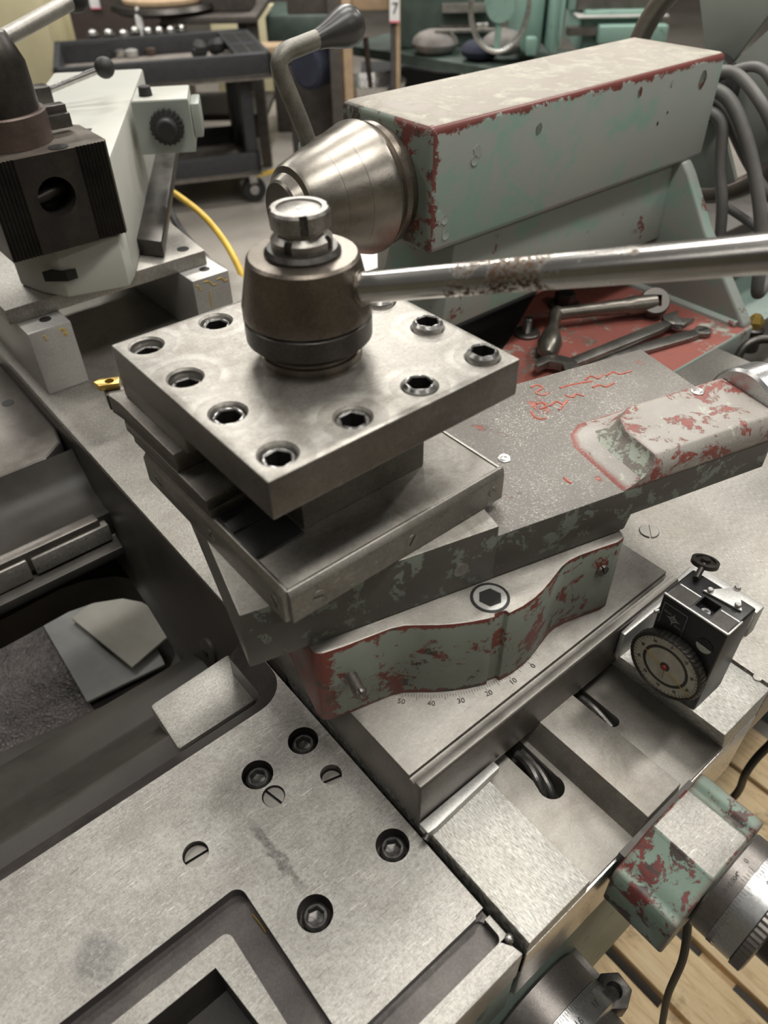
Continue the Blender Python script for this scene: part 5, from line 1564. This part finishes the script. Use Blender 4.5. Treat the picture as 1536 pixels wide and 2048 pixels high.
back_row = [(184, 62), (216, 61), (246, 62), (269, 56), (296, 57), (318, 56), (341, 55), (362, 52)]
front_row = [(188, 84), (207, 84), (226, 83), (243, 80), (260, 80), (300, 74), (330, 72), (350, 68)]
ords = ['first', 'second', 'third', 'fourth', 'fifth', 'sixth', 'seventh', 'eighth']
for rown, row, hz_, nm in (('back', back_row, 0.10, 'dark ring-topped collet chuck'), ('front', front_row, 0.055, 'low bright bushing')):
    for i, (x, y) in enumerate(row):
        q = atz(x, y, CZT - 0.08 + hz_)
        t = thing('collet_holder' if rown == 'back' else 'steel_bushing', '%s, %s from left, %s row on the cart' % (nm, ords[i], rown), 'collet' if rown == 'back' else 'bushing', (q.x, q.y, CZT - 0.08), group='collets in the %s row on the cart' % rown, off=(q.x, q.y, 0))
        r = 0.026
        G().lathe([(r * 0.9, CZT - 0.0795), (r * 0.9, CZT - 0.08 + hz_ * 0.7), (r, CZT - 0.08 + hz_ * 0.75), (r, CZT - 0.08 + hz_ - 0.003)], (q.x, q.y, 0), seg=20).build('body', 'ring' if rown == 'back' else 'bright', t)
        t.location.z = 0
        OFF[t.name] = Vector((q.x, q.y, 0))
        G().lathe([(r * 1.02, CZT - 0.08 + hz_ - 0.018), (r * 1.02, CZT - 0.08 + hz_ - 0.010), (r * 0.62, CZT - 0.08 + hz_ + 0.004), (r * 0.4, CZT - 0.08 + hz_ - 0.012)], (q.x, q.y, 0), seg=20, caps=False).build('ring_face', 'bright', t)
q = atz(352, 86, CZT - 0.05)
bw = tag(G().lathe([(0.02, 0), (0.055, 0.018), (0.062, 0.035), (0.058, 0.036), (0.05, 0.02), (0.002, 0.008)], (q.x, q.y, CZT - 0.079), seg=28).build('white_bowl', 'white'), 'small bright white dish on the cart top', 'dish')
q = atz(281, 55, CZT + 0.02)
bt = tag(G().lathe([(0.017, 0), (0.017, 0.15), (0.008, 0.16), (0.008, 0.18)], (q.x, q.y, CZT - 0.079), seg=16).build('white_tube', 'white'), 'upright white tube standing among the collets on the cart', 'tube')
q = atz(410, 78, CZT)
lb_ = G()
for k in range(5):
    lb_.ball((q.x + random.uniform(-.05, .05), q.y + random.uniform(-.03, .03), CZT - 0.045 + random.uniform(0, .02)), 0.035, 10)
tag(lb_.build('dark_rag', 'black_rubber'), 'crumpled dark rag heap at the right of the cart top', 'rag')
for i, (x, y, nm) in enumerate(((160, 108, 'grey'), (205, 104, 'brown'), (240, 100, 'small'), (262, 100, 'pale'), (300, 96, 'rusty'))):
    q = atz(x, y, CZT - 0.05)
    tag(G().lathe([(0.026, 0), (0.030, 0.008), (0.030, 0.028), (0.012, 0.034)], (q.x, q.y, CZT - 0.079), seg=16).build('tool_part', ('slide', 'brown', 'bright', 'alu', 'brown')[i]), '%s round tool part near the front rim of the cart, %s from the left' % (nm, ords[i]), 'tool part', 'tool parts along the cart front')
q = atz(130, 108, CZT - 0.02)
tag(G().prism([(-0.11, -0.006), (0.11, -0.006), (0.11, 0.006), (-0.11, 0.006)], 0, 0.075).move(Matrix.Translation((q.x + 0.12, q.y + 0.08, CZT - 0.079)) @ Matrix.Rotation(BA + 0.25, 4, 'Z')).build('sheet_panel', 'cart'), 'dark upright panel at the left end of the cart top', 'panel')

# brown cabinet, bench with plates, shelving
bcab = bthing('brown_cabinet', 'dark brown steel cabinet standing behind the cart', 'cabinet', 5.0)
bbox(bcab, 'cabinet_body', 'brown_cab', 160, -40, 318, 118, 5.0, 0.5, 0.01, down=True)
a = bp(178, 0, 4.99)
G().box(bp(178, 0, 4.99)[0], bp(197, 0, 4.99)[0], 4.988, 4.9995, bp(185, 15, 4.99)[2], bp(185, -30, 4.99)[2]).build('white_tag', 'white', bcab)
G().box(bp(179, 0, 4.99)[0], bp(198, 0, 4.99)[0], 4.987, 4.9995, bp(185, 18, 4.99)[2], bp(185, 15, 4.99)[2]).build('tag_edge', 'pink', bcab)
bn = bthing('steel_bench', 'dark steel bench with disc plates behind the cart', 'bench', 4.3)
G().box(bp(318, 30, 4.3)[0], bp(512, 30, 4.3)[0], 4.3, 4.95, bp(400, 34, 4.3)[2] - 0.03, bp(400, 34, 4.3)[2]).build('bench_top', 'bench', bn, bevel=0.005)
bt_z = bp(400, 34, 4.3)[2]
for (x, f_) in ((505, 4.33), (485, 4.9), (330, 4.33)):
    r_ = bp(x, 60, f_)[0]
    G().box(r_ - 0.025, r_ + 0.025, f_, f_ + 0.05, FLOOR, bt_z - 0.03).build('leg', 'bench', bn)
G().box(bp(330, 60, 4.33)[0], bp(505, 60, 4.33)[0], 4.34, 4.36, bt_z - 0.22, bt_z - 0.10).build('apron_panel', 'cart', bn)
G().box(bp(318, 60, 4.33)[0], bp(510, 60, 4.33)[0], 4.4, 4.9, FLOOR + 0.22, FLOOR + 0.25).build('lower_shelf', 'bench', bn)
q = bp(330, 20, 4.5)
dk = thing('disc_plate', 'large worn disc plate lying on a pointed rack on the bench', 'disc', (0, 0, 0))
c = CAM + VR * q[0] + VF * 4.5
dk.location = (c.x, c.y, bt_z)
OFF[dk.name] = Vector((c.x, c.y, bt_z))
G().lathe([(0.19, 0.04), (0.20, 0.045), (0.20, 0.06), (0.19, 0.065), (0.03, 0.066)], (c.x, c.y, bt_z), seg=40).build('disc', 'carton', dk)
G().lathe([(0.23, 0.0), (0.27, 0.02), (0.26, 0.04), (0.05, 0.041)], (c.x, c.y, bt_z), seg=40).build('rack', 'ring', dk)
for i, (x, lbx) in enumerate(((432, 'left'), (480, 'right'))):
    q = bp(x, 10, 4.5)
    c = CAM + VR * q[0] + VF * 4.55
    tag(G().box(-0.062, 0.062, -0.12, 0.12, 0, 0.2).move(Matrix.Translation((c.x, c.y, bt_z + 0.001)) @ Matrix.Rotation(BA, 4, 'Z')).build('grey_crate', 'bench', bevel=0.01), 'dark grey crate on the bench, the %s one of two' % lbx, 'crate')
# yellow wall panels and far wall
for nm, ax in (('wall_back', 0), ('wall_right', 1), ('wall_left', 2), ('wall_front', 3)):
    if ax == 0:
        o = G().box(-6, 12, 11.9, 12, FLOOR, 2.6)
    elif ax == 1:
        o = G().box(11.9, 12, -6, 11.9, FLOOR, 2.6)
    elif ax == 2:
        o = G().box(-6, -5.9, -6, 11.9, FLOOR, 2.6)
    else:
        o = G().box(-5.9, 11.9, -6, -5.9, FLOOR, 2.6)
    tag(o.build(nm, 'wall'), 'yellowed plain workshop wall', None, None, 'structure')
yp = bthing('yellow_locker', 'pale yellow locker at the top left corner', 'locker', 5.6)
bbox(yp, 'locker_body', 'wall', -30, -60, 66, 130, 5.6, 0.6, 0.01, down=True)
bbox(yp, 'locker_side', 'wall', 66, -60, 158, 150, 5.9, 0.4, 0.01, down=True)
bbox(yp, 'locker_handle', 'ring', 84, 30, 110, 58, 5.88, 0.02)
yp2 = bthing('yellow_screen', 'bright yellow panel between bench legs and shelving', 'panel', 5.8)
bbox(yp2, 'screen', 'wall', 430, 10, 560, 120, 5.8, 0.1, 0.01, down=True)
g1 = bthing('green_crate', 'dark green tray standing on the floor left of the shelving post', 'tray', 4.9)
bbox(g1, 'tray', 'teal_dark', 535, 28, 672, 92, 4.9, 0.5, 0.02)
bbox(g1, 'skid', 'bench', 545, 88, 672, 150, 5.0, 0.4, 0.01, down=True)
g1b = bthing('timber_skid', 'pale timber beam lying on the floor behind the lock lever', 'timber', 3.95)
bbox(g1b, 'beam', 'carton', 512, 92, 612, 128, 3.95, 0.12, 0.01)
bbox(g1b, 'runner', 'bench', 575, 128, 690, 170, 3.95, 0.25, 0.01, down=True)
gl = bthing('oil_drum', 'blue-grey oil drum lying beside the timber', 'drum', 3.75)
q = bp(640, 125, 3.75)
G().lathe([(0.075, -0.1), (0.09, -0.09), (0.09, 0.09), (0.075, 0.1)], (q[0], 3.75, q[2]), (0.6, 0.8, 0), 28).build('drum', 'cloth_blue', gl)
# shelving with two posts
sh = bthing('shelving_rack', 'open dark shelving rack with brown timber posts and white tag', 'shelving', 3.6)
for (x0, x1, mt) in ((664, 682, 'bench'), (682, 699, 'carton'), (782, 792, 'bench'), (792, 801, 'carton')):
    bbox(sh, 'post', mt, x0, -60, x1, 200 if x0 < 700 else 170, 3.6, 0.05, 0.004, down=True)
bbox(sh, 'shelf', 'carton', 684, -60, 782, 22, 3.62, 0.4, 0.006)
bbox(sh, 'shelf', 'bench', 575, -60, 664, 30, 3.62, 0.4, 0.006)
G().box(bp(779, 0, 3.59)[0], bp(799, 0, 3.59)[0], 3.585, 3.599, bp(785, 41, 3.59)[2], bp(785, -60, 3.59)[2]).build('white_tag', 'white', sh)
G().box(bp(779, 0, 3.59)[0], bp(799, 0, 3.59)[0], 3.584, 3.599, bp(785, 45, 3.59)[2], bp(785, 41, 3.59)[2]).build('tag_edge', 'pink', sh)
q = bp(790, 18, 3.583)
text('7', 0.055, sh, (q[0], 3.583, q[2]), (PI / 2, 0, 0))
pt = bthing('steel_bucket', 'shiny steel bucket standing on the floor between the shelving posts', 'bucket', 3.75)
q = bp(742, 160, 3.75)
G().lathe([(0.12, FLOOR), (0.15, q[2] - 0.03), (0.155, q[2]), (0.145, q[2]), (0.12, q[2] - 0.06), (0.01, q[2] - 0.07)], (q[0], 3.75, 0), seg=36).build('bucket', 'bright', pt)
G().tube([(q[0], 3.75, q[2] - 0.06), (q[0] - 0.02, 3.75, q[2] + 0.16)], 0.012, 10).build('ladle_handle', 'brown', pt)
# teal lathe behind
tl = bthing('green_lathe', 'green lathe with bright handwheel far behind the tailstock', 'lathe', 3.3)
FD = 3.5


def tbox(nm, mt, x0, y0, x1, y1, f_, dp, **k):
    return bbox(tl, nm, mt, x0, y0, x1, y1, f_, dp, **k)


tbox('bed_panel', 'teal_dark', 800, -60, 1000, 95, 3.9, 0.4)
tbox('bed_way', 'slide', 885, 8, 975, 26, 3.85, 0.3)
tbox('bed_way', 'slide_side', 880, 50, 975, 60, 3.85, 0.3)
tbox('feed_rod', 'slide', 870, 58, 1015, 66, 3.7, 0.03)
tbox('apron', 'teal', 1040, -60, 1100, 108, 3.4, 0.4, bevel=0.02)
tbox('apron_column', 'teal', 1098, -60, 1134, 108, 3.3, 0.4, bevel=0.01)
tbox('apron_column', 'teal', 1118, -60, 1140, 96, 3.25, 0.1, bevel=0.006)
tbox('switch_box', 'teal', 1134, -60, 1162, 22, 3.3, 0.2, bevel=0.01)
tbox('bed_panel', 'teal', 1160, 20, 1330, 110, 3.7, 0.4, bevel=0.01)
tbox('bed_way', 'alu', 1155, 30, 1340, 38, 3.66, 0.1, bevel=0.004)
tbox('bed_way', 'slide_side', 1155, -20, 1340, 20, 3.75, 0.3)
tbox('bed_cover', 'teal', 1195, 50, 1340, 90, 3.62, 0.1, bevel=0.01)
tbox('lever_plate', 'teal', 1052, 76, 1076, 112, 3.3, 0.05, bevel=0.006)
tbox('rod_guard', 'slide_side', 1135, 55, 1195, 72, 3.65, 0.05)
q = bp(1000, 12, 3.25)
rim = [(q[0] + 0.105 * math.cos(a), 3.25 + 0.01 * math.sin(a), q[2] + 0.14 * math.sin(a)) for a in [2 * PI * k / 48 for k in range(49)]]
G().tube(rim, 0.010, 10, caps=False).build('handwheel_rim', 'bright', tl)
for k in range(3):
    a = PI / 2 * 3 + 2 * PI * k / 3
    G().tube([(q[0], 3.25, q[2]), (q[0] + 0.104 * math.cos(a), 3.25, q[2] + 0.138 * math.sin(a))], 0.012, 10).build('handwheel_spoke', 'teal', tl)
G().lathe([(0.05, -0.02), (0.05, 0.06)], (q[0], 3.25, q[2]), (0, 1, 0), 24).build('handwheel_hub', 'teal', tl)
h0 = bp(976, 50, 3.2)
h1 = bp(954, 54, 3.2)
G().tube([(h0[0], 3.2, h0[2]), (h1[0], 3.2, h1[2])], [0.008, 0.012], 10).build('handwheel_grip', 'bright', tl)
ctp = bthing('green_chip_tray', 'long green chip tray running below the far lathe', 'chip tray', 3.3)
a, b = bp(830, 100, 3.7), bp(1010, 140, 3.2)
G().loft([[(bp(690, 90, 4.1)[0], 4.1, bp(690, 90, 4.1)[2]), (bp(1060, 150, 3.2)[0], 3.2, bp(1060, 150, 3.2)[2]), (bp(1060, 150, 3.2)[0] + 0.3, 3.6, bp(1060, 150, 3.2)[2]), (bp(690, 90, 4.1)[0] + 0.3, 4.5, bp(690, 90, 4.1)[2])],
          [(bp(690, 108, 4.1)[0], 4.1, bp(690, 108, 4.1)[2]), (bp(1060, 172, 3.2)[0], 3.2, bp(1060, 172, 3.2)[2]), (bp(1060, 172, 3.2)[0] + 0.3, 3.6, bp(1060, 172, 3.2)[2]), (bp(690, 108, 4.1)[0] + 0.3, 4.5, bp(690, 108, 4.1)[2])]]).build('tray', 'teal_dark', ctp)
for x, f_ in ((720, 4.2), (1000, 3.5)):
    r_ = bp(x, 120, f_)[0]
    G().box(r_, r_ + 0.5, f_ + 0.05, f_ + 0.35, FLOOR, bp(x, 130, f_)[2] - 0.05).build('tray_leg', 'cart', ctp)
for i, (x, y, f_, mt, nm, r) in enumerate(((870, 85, 3.75, 'cloth', 'grey round bundle lying on the green chip tray', 0.10), (960, 100, 3.55, 'cloth_blue', 'dark blue rag bag on the green chip tray', 0.08), (1010, 85, 3.5, 'cloth', 'brown cloth on the chip tray beside the green lathe', 0.09))):
    q = bp(x, y, f_)
    c = CAM + VR * q[0] + VF * f_
    tag(G().ball((c.x, c.y, q[2]), r, 16, 0.5).build('rag_bundle', mt), nm, 'bundle')

for t_, ch_, pa_ in ((qt, 'handle_ball', 'handle'), (qt, 'hub_cap', 'clamp_hub'), (sh, 'tag_edge', 'white_tag'), (sh, 'numeral', 'white_tag'), (bcab, 'tag_edge', 'white_tag'), (tl, 'handwheel_spoke', 'handwheel_rim'), (tl, 'handwheel_hub', 'handwheel_rim'), (tl, 'handwheel_grip', 'handwheel_rim'), (cart, 'compartment', 'compartment_plate')):
    for c in kids(t_, ch_):
        sub(c, kids(t_, pa_)[0])
